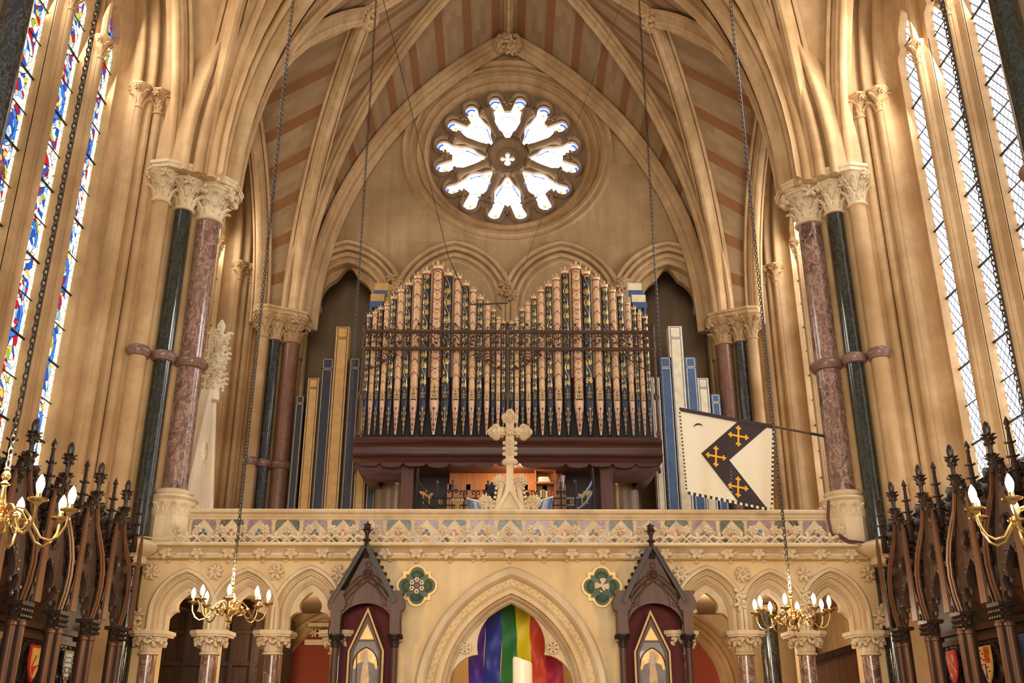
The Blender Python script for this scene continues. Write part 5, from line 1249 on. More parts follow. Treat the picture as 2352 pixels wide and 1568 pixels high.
for px, py, w, c, desc in ((690, 908, 20, 0, 'shortest shaded blue'), (721, 868, 25, 1, 'short shaded ochre'), (754, 822, 28, 0, 'tall shaded blue'), (788, 750, 30, 1, 'tallest shaded ochre'), (816, 822, 26, 0, 'shaded blue, right of the tallest,'), (863, 905, 20, 0, 'lowest shaded blue'), (840, 868, 24, 1, 'shaded ochre, half hidden by the case')):
    wood_pipe(px, py, w, WP_GOLD_SHADED if c else WP_BLUE_SHADED, WP_BLUE_SHADED if c else WP_GOLD_SHADED, '%s flat wooden organ pipe, cluster left of the organ' % desc)  # left cluster: shade is part of both colours
for px, py, w, c, desc in ((1505, 866, 18, 1, 'cream, half hidden by the grille'), (1528, 820, 27, 0, 'mid blue, left of the tallest,'), (1550, 749, 31, 1, 'tallest cream'), (1585, 820, 26, 0, 'tall mid blue'), (1614, 868, 25, 1, 'short cream'), (1643, 905, 21, 0, 'shortest mid blue')):
    wood_pipe(px, py, w, WP_CREAM if c else WP_BLUE2, WP_BLUE2 if c else WP_CREAM, '%s flat wooden organ pipe, cluster right of the organ' % desc)
# mitred stepped pipe heads at the upper corners
for q, pts_ in ((-1, ((873, 652), (864, 678))), (1, ((1461, 652), (1470, 680)))):
    t = thing('mitred_pipe', 'stepped blue and cream head of a mitred wooden pipe, upper %s of the pipes' % ('left' if q < 0 else 'right'), 'organ pipe', (A(pts_[0][0], 700, 16.6).x, 16.6, z1)); Y = 16.6
    for k, (px, py) in enumerate(pts_):
        p = A(px, py, Y); w_ = .13; mb = MB(); c_ = p.x-q*.03
        mb.box((c_-w_, Y-.02*k, p.z-.13), (c_+w_, Y+.2, p.z+.02)); mb.box((c_-q*.05-w_*.7, Y+.02, z1), (c_-q*.05+w_*.7, Y+.2, p.z)); mb.build('pipe_body', WP_GOLD_SHADED if q < 0 else WP_CREAM, t, smooth=False)  # left head takes the copy with shade in its colour
        mb = MB(); mb.box((c_+q*.01-w_, Y-.02*k-.01, p.z-.25), (c_+q*.02+w_, Y+.15, p.z-.13)); mb.box((c_+q*w_-q*.02-.02, Y-.02*k-.012, p.z-.4), (c_+q*w_-q*.02+.02, Y+.1, p.z-.13)); mb.build('blue_side', WP_BLUE2, t, smooth=False)
# ---- things in the organ gallery
def gate(sg, xs, label):
    t = thing('iron_gate', label, 'gate', (A(xs[0], 1165, 13.6).x, 13.6, 1.93)); Y = 13.6
    g = lambda px, py: A(px, py, Y)
    a, b_ = xs; pal = BLUE_I if sg > 0 else IRON
    mb = MB(); p = g(a, 1078); mb.lathe([(.022, 1.93), (.022, p.z-.06), (.03, p.z-.05), (.014, p.z-.03), (.018, p.z-.01), (.003, p.z+.03)], (p.x, Y, 0), 8)
    p = g(b_, 1105); mb.lathe([(.019, 1.93), (.019, p.z-.03), (.022, p.z), (.004, p.z+.03)], (p.x, Y, 0), 8); mb.build('standard', IRON, t)
    mb = MB(); 
    for off in (0, 24): mb.tube([g(a+(b_-a)*u, 1104+off+40*(1-(1-u)**2)) for u in [i/8 for i in range(9)]], .017, 6)
    mb.tube([g(b_, 1144), g(b_+(b_-a)*.5, 1144)], .015, 6); mb.tube([g(b_, 1160), g(b_+(b_-a)*.5, 1160)], .009, 6); mb.build('curved_rail', pal, t)
    mb = MB(); c_ = g(b_+(b_-a)*.12, 1152)
    for k in range(4): an = pi/4+pi/2*k; ring_sweep(mb, c_+V((cos(an)*.024, 0, sin(an)*.024)), .018, [(-.004, 0), (0, .006), (.004, 0)], FRONT, 10)
    mb.build('gilt_quatrefoil', GOLDP, t); mb = MB()
    for u in (.3, .6): mb = MB(); o_ = g(a+(b_-a)*u, 1128+20*u); mb.tube([o_+V((0, 0, -.14)), o_], .006, 5); blossom(mb, o_, FRONT, .035, 5); leaf(mb, o_, FRONT, V((.5, 0, .5)), .07, .04, 1.2); leaf(mb, o_, FRONT, V((-.6, 0, .3)), .07, .04, 1.2); mb.build('gilt_flower', GOLDP, t)
gate(-1, (960, 1004), 'black iron gate with gilt flowers sweeping down, on the gallery left of the cross')
gate(1, (1361, 1321), 'pale blue iron gate with gilt flowers sweeping down, on the gallery right of the cross')
for k, (px, py) in enumerate(((1040, 1105), (1121, 1106), (1204, 1112), (1288, 1108))):
    Y = 13.7; p = A(px, py, Y); mb = MB(); mb.tube([(p.x, Y, 1.93), (p.x, Y, p.z)], .012, 6); mb.ball(p, .02, 6, 4)
    for q in (-1, 1): mb.tube([p+V((0, 0, -.16)), p+V((q*.03, 0, -.12)), p+V((q*.055, 0, -.12)), p+V((q*.06, 0, -.155)), p+V((q*.04, 0, -.165))], .011, 6); mb.ball(p+V((q*.052, -.005, -.14)), (.028, .01, .030), 7, 4)
    mb.tube([p+V((-.03, 0, -.09)), p+V((0, 0, -.03)), p+V((.03, 0, -.09))], .005, 5)
    tag(mb.build('iron_finial', IRON), 'black iron scroll finial on the gallery rail, %s' % ('left of the console', 'left of the cross shaft', 'right of the cross shaft', 'with a small flag behind')[k], 'finial')['kind'] = 'thing'
mb = MB(); Y = 13.72; 
for py in (1144, 1160): mb.tube([A(1018, py, Y), A(1318, py, Y)], .009, 6)
for px in range(1020, 1320, 12): p = A(px, 1152, Y); mb.tube([(p.x, Y, 1.93), (p.x, Y, A(px, 1144, Y).z)], .005, 5)
tag(mb.build('gallery_railing', IRON), 'low black iron railing along the gallery behind the cross', 'railing')
# draped striped flag cloths
for sg, pts, lab in ((-1, ((1072, 1146), (1122, 1158), (1140, 1172), (1084, 1172)), 'pale blue and pink striped flag draped left of the stone cross'), (1, ((1222, 1156), (1272, 1142), (1258, 1172), (1206, 1172)), 'pale blue and pink striped flag draped right of the stone cross')):
    Y = 13.69; q = [A(px, py, Y) for px, py in pts]; t = thing('draped_flag', lab, 'flag', (q[0].x, Y, 1.93)); q[2] = q[2]-EZ*.25; q[3] = q[3]-EZ*.25
    cols = (('blue_stripe', srgb(120, 140, 185)), ('white_stripe', srgb(215, 210, 215)), ('pink_stripe', srgb(185, 75, 130))); order_ = (0, 1, 0, 2) if sg < 0 else (2, 0, 1, 0)
    for k, ci in enumerate(order_):
        mb = MB(); rows = []
        for i in range(9):
            v_ = i/8; row = []
            for j in range(6): u = (k+j/5)/4; p = q[0].lerp(q[1], u).lerp(q[3].lerp(q[2], u), v_); p = p+V((0, .03*sin(u*30+v_*2), .012*sin(u*20))); row.append(p)
            rows.append(row)
        mb.strip(rows); mb.build(cols[ci][0], cloth(cols[ci][0]+str(k)+str(sg), cols[ci][1], .8), t)
    mb = MB(); mb.tube([q[0]+EZ*.01, q[1]+EZ*.01], .015, 6); mb.build('white_hem', WHT_IN, t)
# shelves with papers, small flag, chair back
t = thing('shelf_unit', 'open wooden shelf unit behind the cross holding papers', 'shelf', (A(1250, 1110, 16.2).x, 16.2, 1.93)); mb = MB(); xa_, xb_ = A(1230, 1110, 16.2).x, A(1275, 1110, 16.2).x
for z in (oz(1146, 16.2), oz(1108, 16.2), oz(1078, 16.2)): mb.box((xa_, 16.2, z-.012), (xb_, 16.4, z+.012))
for x in (xa_, xb_): mb.box((x-.012, 16.2, 1.93), (x+.012, 16.4, oz(1072, 16.2)))
mb.build('carcass', PANEL_W, t, smooth=False)
for k in range(4):
    z = oz(1108, 16.2)+.016+k*.022; mb = MB(); mb.box((xa_+.04+.015*(k % 2), 16.19, z), (xb_-.08-.01*k, 16.36, z+.018)); tag(mb.build('paper_stack', PAPER, smooth=False), ('bottom', 'second lowest', 'second highest', 'top')[k]+' folded sheaf of cream papers on the gallery shelf', 'papers', 'papers on the gallery shelf')['kind'] = 'thing'
for k, c_ in enumerate(((.1, .12, .25, 1), (.5, .3, .08, 1), (.12, .2, .1, 1), (.6, .5, .3, 1), (.35, .05, .05, 1))):
    mb = MB(); x = xa_+.03+.045*k; z = oz(1146, 16.2)+.012; mb.box((x, 16.19, z), (x+.034, 16.36, z+.13+.012*(k % 3))); tag(mb.build('book', plain('book_%d' % k, c_, .6), smooth=False), ('dark blue', 'ochre', 'dark green', 'pale cream', 'dark red')[k]+' book upright on the lower gallery shelf', 'book', 'books on the gallery shelf')
t = thing('small_flag', 'small red, white and blue flag on a stick on the gallery', 'flag', A(1290, 1140, 13.8)); p0, p1 = A(1280, 1120, 13.8), A(1289, 1090, 13.8)
mb = MB(); mb.tube([V((p0.x, p0.y, 1.93)), p0, p1], .005, 5); mb.build('stick', PANEL_W, t)
for k, c_ in enumerate((srgb(150, 40, 50), srgb(215, 205, 205), srgb(50, 55, 100), srgb(215, 205, 205), srgb(150, 40, 50))):
    mb = MB(); a, b_ = p1+V((0, 0, -.02*0)), p1+V((.07, 0, -.24)); rows = [[a.lerp(p0, v_)+V((.012*k, 0, -.01)) + V((.03*v_, .012*sin(6*v_+k), -.05*v_*k*.3)) for v_ in (0, .3, .6, 1)], [a.lerp(p0, v_)+V((.012*(k+1), 0, -.01)) + V((.03*v_, .012*sin(6*v_+k+1), -.05*v_*(k+1)*.3)) for v_ in (0, .3, .6, 1)]]
    mb.strip(rows); mb.build('cloth_stripe', cloth('union_%d' % k, c_), t)
t = thing('upholstered_chair', 'dark blue rounded chair back on the gallery behind the cross', 'chair', (A(1136, 1150, 14.0).x, 14.0, 1.93)); p = A(1138, 1128, 14.0); mb = MB(); mb.ball(p, (.10, .04, .17), 12, 8); mb.build('backrest', plain('navy_cloth', (.012, .016, .035, 1), .9), t); mb = MB()
for dx in (-.08, .08): mb.box((p.x+dx-.012, 14.0, 1.93), (p.x+dx+.012, 14.03, p.z-.05))
mb.build('leg', OAK_DK, t); mb = MB(); mb.box((p.x-.1, 13.8, 2.12), (p.x+.1, 14.04, 2.16)); mb.build('seat', OAK_DK, t)
for k, px in enumerate((1065, 1093, 1229)):
    p = A(px, 1132, 15.2); mb = MB()
    for q in (-1, 1): mb.tube([p+V((0, 0, -.12)), p+V((0, 0, 0)), p+V((q*.03, 0, .035)), p+V((q*.06, 0, .02)), p+V((q*.055, 0, -.02)), p+V((q*.03, 0, -.02))], .010, 6)
    mb.tube([p+V((0, 0, -.1)), (p.x, 15.2, 1.93)], .012, 6); mb.box((p.x-.05, 15.15, 1.93), (p.x+.05, 15.25, 1.97))
    tag(mb.build('music_stand', IRON), 'dark scrolled music stand behind the railing, %s' % ('left of two near the console', 'right of two near the console', 'right of the cross shaft')[k], 'stand')
t = thing('candelabrum', 'small gilt candelabrum with white candles on the gallery railing', 'candelabrum', A(1051, 1166, 13.4)); p = A(1051, 1160, 13.4); mb = MB(); mb.tube([V((p.x, p.y, 1.93)), p], .008, 6)
for k in range(3): r = .025*(k+1); mb.tube([p+V((-r, 0, .06)), p+V((-r*.9, 0, .03)), p+V((0, 0, .03-r*.6)), p+V((r*.9, 0, .03)), p+V((r, 0, .06))], .005, 5)
mb.build('branch', GOLDP, t); mb = MB()
for k in range(-3, 4): mb.lathe([(.005, 0), (.005, .035)], (p.x+.025*k, p.y, p.z+.062), 6)
mb.build('candles', WAX, t)
lamp('console_lamp', (A(1180, 1070, 15.9).x, 15.85, z3-.12), 22, WARM, .05); lamp('organ_gallery_lamp_left', (-2.9, 15.0, 2.35), 14, WARM, .15); lamp('organ_gallery_lamp_right', (2.6, 14.6, 2.35), 8, WARM, .15)
# ------------------------------------------------------------ carved oak choir stalls along both sides
OAK_CARV = wood('carved_grey_oak', (.034, .020, .015, 1), (.075, .047, .036, 1), .36); OAK_BRD = wood('brown_boards', (.045, .018, .010, 1), (.085, .036, .019, 1), .45, axis=1)
SPC = .755
def ogee(s): return [(.335, 1.00), (.345, 1.16), (.335, 1.32), (.305, 1.48), (.255, 1.63), (.19, 1.77), (.125, 1.90), (.07, 2.02), (.04, 2.14)]
ORDW = ['first', 'second', 'third', 'fourth', 'fifth', 'sixth']
for s_ in (-1, 1):
    side = 'left' if s_ < 0 else 'right'; X = s_*4.2; IN = V((-s_, 0, 0))
    ex = EY if s_ < 0 else -EY
    for k in range(5):
        yc = 10.87-SPC*(k+.5); yn = yc+SPC/2
        t = thing('stall_canopy', 'dark carved oak stall canopy on the %s, %s from the screen' % (side, ORDW[k]), 'stall canopy', (X, yc, FLOOR), 'oak stall canopies, %s side' % side)
        # clustered shafts and capital at the far side of the bay
        for j, (dy, dx) in enumerate(((-.055, 0), (0, .045), (.055, 0))):
            mb = MB(); mb.lathe([(.036, FLOOR), (.036, .80), (.045, .81), (.045, .83), (.034, .85)], (X+IN.x*dx, yn+dy, 0), 12); mb.build('shaft', OAK_RED, t)
        mb = MB(); mb.box((X-.06, yn-.055, FLOOR), (X+.06, yn+.055, .84)); mb.build('post', OAK_DK, t, smooth=False)
        mb = MB(); rnd = random.Random(k); mb.prism([(-.085, -.11), (.085, -.11), (.085, .11), (-.085, .11)], (X, yn, .97), EX, EY, EZ, .035); mb.prism([(-.05, -.08), (.05, -.08), (.05, .08), (-.05, .08)], (X, yn, .84), EX, EY, EZ, .14)
        for q in range(5):
            for z in (.88, .93): leaf(mb, V((X+IN.x*.05, yn-.085+.042*q, z-.02)), IN, EZ, .07, .05, 2.2, n=4); mb.ball((X+IN.x*.075, yn-.09+.045*q, z), .018, 6, 4)
        for q in range(2): leaf(mb, V((X, yn-.09, .86+.05*q)), -EY, EZ, .07, .07, 2.2, n=4); mb.ball((X+IN.x*.03*q, yn-.10, .9+.03*q), .02, 6, 4)
        mb.build('capital', OAK_DK, t)
        # arch board with cusps and an eye
        og = ogee(0); outl = [(-a_, z) for a_, z in og]+[(a_, z) for a_, z in og[::-1]]
        ar = [(.275, 1.0), (.28, 1.06), (.235, 1.05), (.222, 1.10), (.255, 1.16), (.215, 1.17), (.17, 1.155), (.155, 1.21), (.19, 1.26), (.13, 1.275), (.085, 1.255), (.075, 1.31), (.06, 1.37), (0, 1.435)]
        ar = [(.26, 1.0), (.27, 1.05), (.235, 1.085), (.195, 1.075), (.215, 1.115), (.235, 1.17), (.20, 1.215), (.15, 1.195), (.125, 1.18), (.135, 1.24), (.135, 1.29), (.09, 1.35), (.04, 1.40), (0, 1.44)]
        poly = outl+[(a_, z) for a_, z in ar]+[(-a_, z) for a_, z in ar[-2::-1]]
        eye = star_union((0, 1.60), [('c', 0, 1.66, .042), ('c', .03, 1.59, .038), ('c', -.03, 1.59, .038), ('c', 0, 1.54, .032)], 40)
        mb = MB(); plate_mb(mb, [poly, eye], V((X+IN.x*.03, yc, 0)), ex, EZ, .06)
        for a_, z in ((.20, 1.075), (.125, 1.18)):
            for q in (-1, 1): mb.ball((X+IN.x*.01, yc+q*(a_-.012), z-.022), (.022, .022, .034), 7, 5)
        ring_sweep(mb, V((X+IN.x*.03, yc, 1.60)), .095, [(-.012, 0), (0, .02), (.014, 0)], IN, 20, e1=EY, e2=EZ)
        for i in range(16): rnd2 = random.Random(i*7+k); a_ = rnd2.uniform(.05, .30); z = 1.5-a_*1.2+rnd2.uniform(-.04, .05); q = rnd2.choice((-1, 1)); mb.ball((X+IN.x*.032, yc+q*a_, z), (.012, .02, .02), 5, 3)
        mb.build('cusped_arch_board', OAK_CARV, t)
        for q in (-1, 1):
            mb = MB()
            for off, r_, dx in ((0, .019, .05), (-.034, .013, .04), (.03, .011, .04)):
                if q < 0 and off: continue
                mb.tube([V((X+IN.x*(dx*(1 if q > 0 else .7)+.05*sin(min(1, (z-1)/.9)*pi)), yc+q*(a_+off*(1 if z < 1.8 else .3)), z)) for a_, z in og], r_*(1 if q > 0 else .7), 6)
            mb.build('ogee_rib', OAK_RED if q > 0 else OAK_CARV, t)
        for q in (-1, 1):
            mb = MB()
            for i in range(2, 8):
                a_, z = og[i]; d = V((0, q, .35)).normalized(); c = V((X+IN.x*.06, yc+q*(a_+.02), z)); leaf(mb, c, d, V((0, q*.2, 1)), .13, .09, 2.4, n=5); mb.ball(c+d*.055+V((0, 0, .03)), (.03, .03, .026), 6, 4); blossom(mb, c+d*.05, d+IN, .035, 5, i)
            mb.build('crocketing', OAK_DK, t)
        # tall central finial
        zt = 2.51; mb = MB(); mb.lathe([(.035, 2.05), (.022, 2.20), (.02, 2.30), (.016, 2.36), (.030, 2.40), (.034, 2.45), (.024, 2.49), (.006, zt)], (X+IN.x*.05, yc, 0), 8)
        for i, (z, L) in enumerate(((2.08, .13), (2.13, .10), (2.26, .12), (2.31, .10))):
            for q in range(5): a_ = 2*pi*q/5+i; d = V((cos(a_), sin(a_), 0)); leaf(mb, V((X+IN.x*.05, yc, z))+d*.015, d, EZ, L, .06, 1.7+.4*(i % 2), n=5); mb.ball(V((X+IN.x*.05, yc, z+.05))+d*.04, .014, 5, 3)
        mb.build('finial', OAK_DK, t)
    for k in range(6):   # pinnacles on flat tapering boards, one above each capital
        yn = 10.87-SPC*k; XP = s_*4.15
        t = thing('stall_pinnacle', 'slender dark oak pinnacle on a flat reddish board, %s stalls, %s from the screen' % (side, ORDW[k]), 'pinnacle', (XP, yn, 1.005), 'oak pinnacles, %s side' % side)
        mb = MB(); w0, w1 = .060, .034
        mb.prism([(-w0, 1.005), (w0, 1.005), (w1, 1.86), (0, 1.98), (-w1, 1.86)], (XP+IN.x*.07, yn+.03, 0), ex*1 if s_ < 0 else EY, EZ, (ex.cross(EZ)) if s_ < 0 else -IN*-1, .02); mb.build('board', OAK_RED, t, smooth=False)
        mb = MB(); mb.lathe([(.034, 1.80), (.034, 1.98), (.030, 2.0), (.026, 2.12), (.022, 2.24), (.016, 2.33), (.022, 2.34), (.022, 2.35), (.012, 2.36), (.030, 2.385), (.02, 2.41), (.002, 2.45)], (XP, yn+.03, 0), 6)
        mb.build('spire', OAK_DK, t)
        for z, r_ in ((1.98, .05), (2.10, .045), (2.22, .038)):
            mb = MB()
            mb.lathe([(r_*.5, -.012), (r_*.9, -.004), (r_, .004), (r_*.5, .012)], (XP, yn+.03, z), 8)
            for q in range(4): a_ = pi/4+pi/2*q; mb.ball((XP+r_*1.05*cos(a_), yn+.03+r_*1.05*sin(a_), z+.006), (.012, .012, .014), 5, 3)
            mb.build('collar', OAK_DK, t)
    # panelling and coved tester behind
    t = thing('stall_panelling', 'dark oak panelling and coved tester behind the %s stalls' % side, 'panelling', (s_*4.8, 8.6, FLOOR))
    mb = MB(); mb.box((min(s_*4.80, s_*4.92), 6.0, FLOOR), (max(s_*4.80, s_*4.92), 11.35, 2.0)); mb.build('back_wall', OAK_DK, t, smooth=False)
    mb = MB(); mb.strip([[V((s_*4.79, y, .98)), V((s_*4.70, y, 1.15)), V((s_*4.52, y, 1.32)), V((s_*4.30, y, 1.45)), V((s_*4.24, y, 1.5)), V((s_*4.24, y, 1.95)), V((s_*4.9, y, 2.0))] for y in (6.0, 8.7, 10.12)]); mb.strip([[V((s_*4.79, y, 1.46)), V((s_*4.24, y, 1.50)), V((s_*4.24, y, 1.95)), V((s_*4.9, y, 2.0))] for y in (10.12, 11.0)]); mb.build('coving', OAK_BRD, t)
    mb = MB(); mb.prism([(s_*4.79, .98), (s_*4.70, 1.15), (s_*4.52, 1.32), (s_*4.30, 1.45), (s_*4.24, 1.5), (s_*4.24, 1.95), (s_*4.9, 2.0)], (0, 5.98, 0), EX, EZ, EY, .03); mb.prism([(s_*4.79, 1.46), (s_*4.24, 1.5), (s_*4.24, 1.95), (s_*4.9, 2.0)], (0, 11.0, 0), EX, EZ, EY, .03); mb.build('tester_end', OAK_DK, t, smooth=False)
    mb = MB(); rnd = random.Random(8)
    y = 6.0
    while y < 11.05:
        for q in range(2): leaf(mb, V((s_*4.28, y+.02*q, 1.93)), V((0, rnd.choice((-1, 1)), .2)), EZ, rnd.uniform(.12, .2), .10, 1.6, n=5); mb.ball((s_*4.27, y, rnd.uniform(1.98, 2.08)), .03, 6, 4)
        y += .06
    mb.build('brattishing', OAK_DK, t)
    mb = MB(); 
    for z, d, h in ((.93, .05, .06), (.83, .03, .05), (-.2, .03, .06)): mb.box((min(s_*4.80, s_*(4.80-d)), 6.0, z), (max(s_*4.80, s_*(4.80-d)), 11.35, z+h))
    for k in range(8): y = 11.33-SPC*k; mb.box((min(s_*4.80, s_*4.76), y-.04, FLOOR), (max(s_*4.80, s_*4.76), y+.04, .95))
    mb.build('rails', OAK_BRD, t, smooth=False)
    for k in range(6):
        y = 10.98-SPC*k; mb = MB(); o = V((s_*4.79, y, .52))
        for q in (-1, 1):
            mb.tube([o+V((0, q*.30, -.5)), o+V((-s_*.01, q*.30, 0)), o+V((-s_*.01, q*.22, .17)), o+V((-s_*.01, 0, .27))], .016, 6)
            ring_sweep(mb, o+V((0, q*.12, .0)), .10, [(-.015, 0), (0, .02), (.015, 0)], IN, 16, e1=EY, e2=EZ); ring_sweep(mb, o+V((0, q*.10, -.22)), .10, [(-.015, 0), (0, .02), (.015, 0)], IN, 16, e1=EY, e2=EZ)
            for i in range(5): blossom(mb, o+V((-s_*.01, q*(.12+.04*i), .26-.035*i)), IN, .045, 5, i)
        mb.build('carved_tracery', OAK_DK, t)
OAKS = None
def shield(s_, px, py, kind, label):
    p = AX(px, py, s_*4.74); IN = V((-s_, 0, 0)); e = EY*(1 if s_ < 0 else -1)
    t = thing('heraldic_shield', label, 'shield', (p.x, p.y, p.z-.17))
    h = .16; w_ = .115
    def outl(g): return [(-w_+g, h-g), (w_-g, h-g), (w_-g, .02), ((w_-g)*.82, -.07), ((w_-g)*.45, -.14+g*.5), (0, -.19+g*1.3), (-(w_-g)*.45, -.14+g*.5), (-(w_-g)*.82, -.07), (-w_+g, .02)]
    f = lambda m, P, d, nm, th=.006: (lambda mb: (mb.prism([(x, z) for x, z in P], p+IN*d, e, EZ, IN, th), mb.build(nm, m, t, smooth=False)))(MB())
    C_ = lambda n, c: plain('shield_'+n+str(px), c, .45)
    if kind == 'red_gold':
        f(C_('r', (.55, .03, .015, 1)), outl(0), 0, 'field', .02); f(C_('g', (.72, .45, .12, 1)), outl(.028), .02, 'inner_field')
        f(C_('r2', (.55, .03, .015, 1)), [(-.01, .06), (.012, .065), (-.07, -.04), (-.075, -.06)], .026, 'red_device'); f(C_('r3', (.55, .03, .015, 1)), [(-.08, -.05), (.08, -.02), (.0, -.07), (-.03, -.13)], .026, 'red_device')
    elif kind == 'ermine':
        f(C_('k', (.012, .012, .015, 1)), outl(0), 0, 'field', .02); mb = MB(); mg = MB()
        for i in range(5):
            for j in range(-2, 3):
                x, z = j*.034+(.017 if i % 2 else 0), .115-.05*i
                if abs(x) < w_*.72*(1 if z > -.02 else .6): mb.prism([(x-.011, z-.018), (x+.011, z-.018), (x+.006, z+.018), (x-.006, z+.018)], p+IN*.02, e, EZ, IN, .004)
        O_ = outl(.008)
        for i in range(len(O_)):
            a_, b_ = O_[i], O_[(i+1) % len(O_)]; L = max(1, int(sqrt((a_[0]-b_[0])**2+(a_[1]-b_[1])**2)/.035))
            for j in range(L): u = (j+.5)/L; x, z = a_[0]+(b_[0]-a_[0])*u, a_[1]+(b_[1]-a_[1])*u; mg.prism([(x-.01, z-.008), (x+.01, z-.008), (x+.01, z+.008), (x-.01, z+.008)], p+IN*.02, e, EZ, IN, .004)
        mb.build('white_spots', C_('w', (.75, .75, .75, 1)), t, smooth=False); mg.build('gold_border', GOLDP, t, smooth=False)
    elif kind == 'bend':
        f(C_('r', (.50, .02, .03, 1)), outl(0), 0, 'field', .02); sx_ = 1
        f(C_('g', (.72, .48, .12, 1)), [(-.10, .12), (-.10, .07), (.08, -.10), (.10, -.06)], .02, 'gold_bend'); f(C_('r1', (.50, .02, .03, 1)), [(-.10, .10), (-.10, .09), (.085, -.085), (.09, -.075)], .026, 'red_line')
        f(C_('g1', (.72, .48, .12, 1)), [(.03, .05), (.05, .04), (.065, .08), (.055, .12), (.035, .11)], .02, 'gold_charge'); f(C_('g2', (.72, .48, .12, 1)), [(-.05, -.10), (-.02, -.12), (-.01, -.08), (-.04, -.06)], .02, 'gold_charge')
    elif kind == 'quarter':
        f(C_('g', (.68, .42, .12, 1)), outl(0), 0, 'field', .02); f(C_('r', (.50, .06, .02, 1)), [(0, 0), (w_-.01, 0), (w_-.01, h-.01), (0, h-.01)], .02, 'red_quarter'); f(C_('b', (.03, .05, .16, 1)), [(-w_+.01, -.01), (0, -.01), (0, -.16), (-.05, -.12), (-w_+.025, -.06)], .02, 'blue_quarter')
        f(C_('g3', (.68, .42, .12, 1)), [(-.07, -.02), (-.02, -.02), (-.015, -.1), (-.03, -.12)], .026, 'gold_harp')
        mb = MB()
        for i in range(6): q = [(.02, .12), (.07, .10), (.03, .06), (.08, .03), (.03, -.04), (.06, -.08)][i]; mb.ball(p+IN*.024+e*q[0]+EZ*q[1], (.008, .02, .008), 6, 4)
        for i in range(4): q = [(-.08, .12), (-.04, .09), (-.08, .05), (-.03, .03)][i]; mb.ball(p+IN*.024+e*q[0]+EZ*q[1], (.006, .022, .007), 6, 4)
        mb.build('small_charges', C_('d', (.05, .04, .05, 1)), t)
    else:
        f(C_('b', (.05, .10, .28, 1) if kind == 'blue' else (.68, .42, .10, 1)), outl(0), 0, 'field', .02); f(C_('b2', (.02, .03, .08, 1)), [(-.03, .10), (.03, .10), (.03, -.1), (-.03, -.1)], .02, 'centre_stripe')
shield(-1, 75, 1520, 'red_gold', 'red-bordered gold shield on the left stall panelling')
shield(-1, 150, 1530, 'ermine', 'black shield with white spots and gold edge on the left stall panelling')
shield(1, 2191, 1530, 'bend', 'red shield with a gold diagonal band on the right stall panelling')
shield(1, 2269, 1522, 'quarter', 'quartered gold, red and blue shield on the right stall panelling')
shield(1, 2352, 1497, 'blue', 'blue shield at the right picture edge on the stall panelling')
shield(-1, -4, 1492, 'gold', 'gold shield at the left picture edge on the stall panelling')
# ------------------------------------------------------------ brass chandeliers on long chains
def chain_mb(p0, p1, L=.042, r=.004, w_=.012, wire=True):
    mb = MB(); n = max(2, int((p1-p0).length/(L*.78))); d = (p1-p0).normalized()
    x = d.cross(EX)
    x = x.normalized() if x.length > .1 else EY; y = d.cross(x)
    for k in range(n):
        c = p0.lerp(p1, (k+.5)/n); s = x if k % 2 else y
        pts = [c+d*(L*.5*sin(a))*1.0+s*(w_*cos(a)) for a in [2*pi*q/8 for q in range(8)]]; mb.tube(pts, r, 4, closed=True)
    if wire: mb.tube([p0+EX*.012, p0.lerp(p1, .5)+EX*.02, p1+EX*.012], .0035, 4)
    return mb
def chandelier(c, R, label, rot=0.0, top=13.2, light=72):
    t = thing('chandelier', label, 'chandelier', (c.x, c.y, c.z-.16)); k_ = R/.31
    mb = MB(); mb.lathe([(r*k_, h*k_) for r, h in ((.004, -.165), (.014, -.155), (.016, -.145), (.006, -.13), (.005, -.11), (.03, -.095), (.02, -.085), (.012, -.06), (.03, -.04), (.05, -.02), (.052, .0), (.04, .02), (.02, .03), (.018, .04), (.034, .055), (.034, .065), (.024, .08), (.02, .10), (.012, .15), (.014, .16), (.026, .168), (.014, .178), (.012, .185), (.022, .20), (.022, .215), (.010, .23), (.016, .24), (.006, .25))], c, 16); mb.build('baluster', BRASS, t)
    mb = MB(); n = 8
    for k in range(n):
        a = rot+2*pi*k/n; d = V((cos(a), sin(a), 0)); P = [(.12, -.01), (.15, .035), (.24, .062), (.34, .055), (.43, .022), (.52, -.025), (.64, -.078), (.78, -.092), (.90, -.07), (.98, -.02), (1.0, .035)]
        mb = MB(); mb.tube([c+d*(R*r)+EZ*(z*k_) for r, z in P], .0065*k_, 7); mb.ball(c+d*R*.47+EZ*.0, .017*k_, 8, 5); mb.tube([c+d*(R*r)+EZ*(z*k_) for r, z in ((.47, 0), (.38, -.04), (.28, -.05), (.22, -.02), (.25, .01), (.30, .0))], .005*k_, 6)
        ar = mb.build('arm', BRASS, t)
        p = c+d*R+EZ*.035*k_; mb = MB(); mb.lathe([(r*k_, h*k_) for r, h in ((.006, -.01), (.016, .0), (.02, .008), (.044, .016), (.046, .024), (.040, .026), (.02, .02), (.012, .02), (.012, .05), (.009, .05))], p, 14); mb.build('drip_pan', BRASS, ar)
        mb = MB(); mb.lathe([(r*k_, h*k_) for r, h in ((.009, .045), (.013, .06), (.018, .08), (.019, .095), (.014, .115), (.006, .13), (.001, .138))], p, 10); mb.build('bulb', BULB, ar)
    mb = chain_mb(c+EZ*.25*k_, V((c.x, c.y, top))); mb.build('chain', STEEL, t)
    lamp('chandelier_glow', c+EZ*.30*k_, light, WARM, .10)
cl = A(553, 1399, 9.0); cr2 = A(1799, 1419, 9.0)
chandelier(V((-2.51, 9.0, cl.z)), .325, 'lit brass chandelier hanging before the left screen arches', .2)
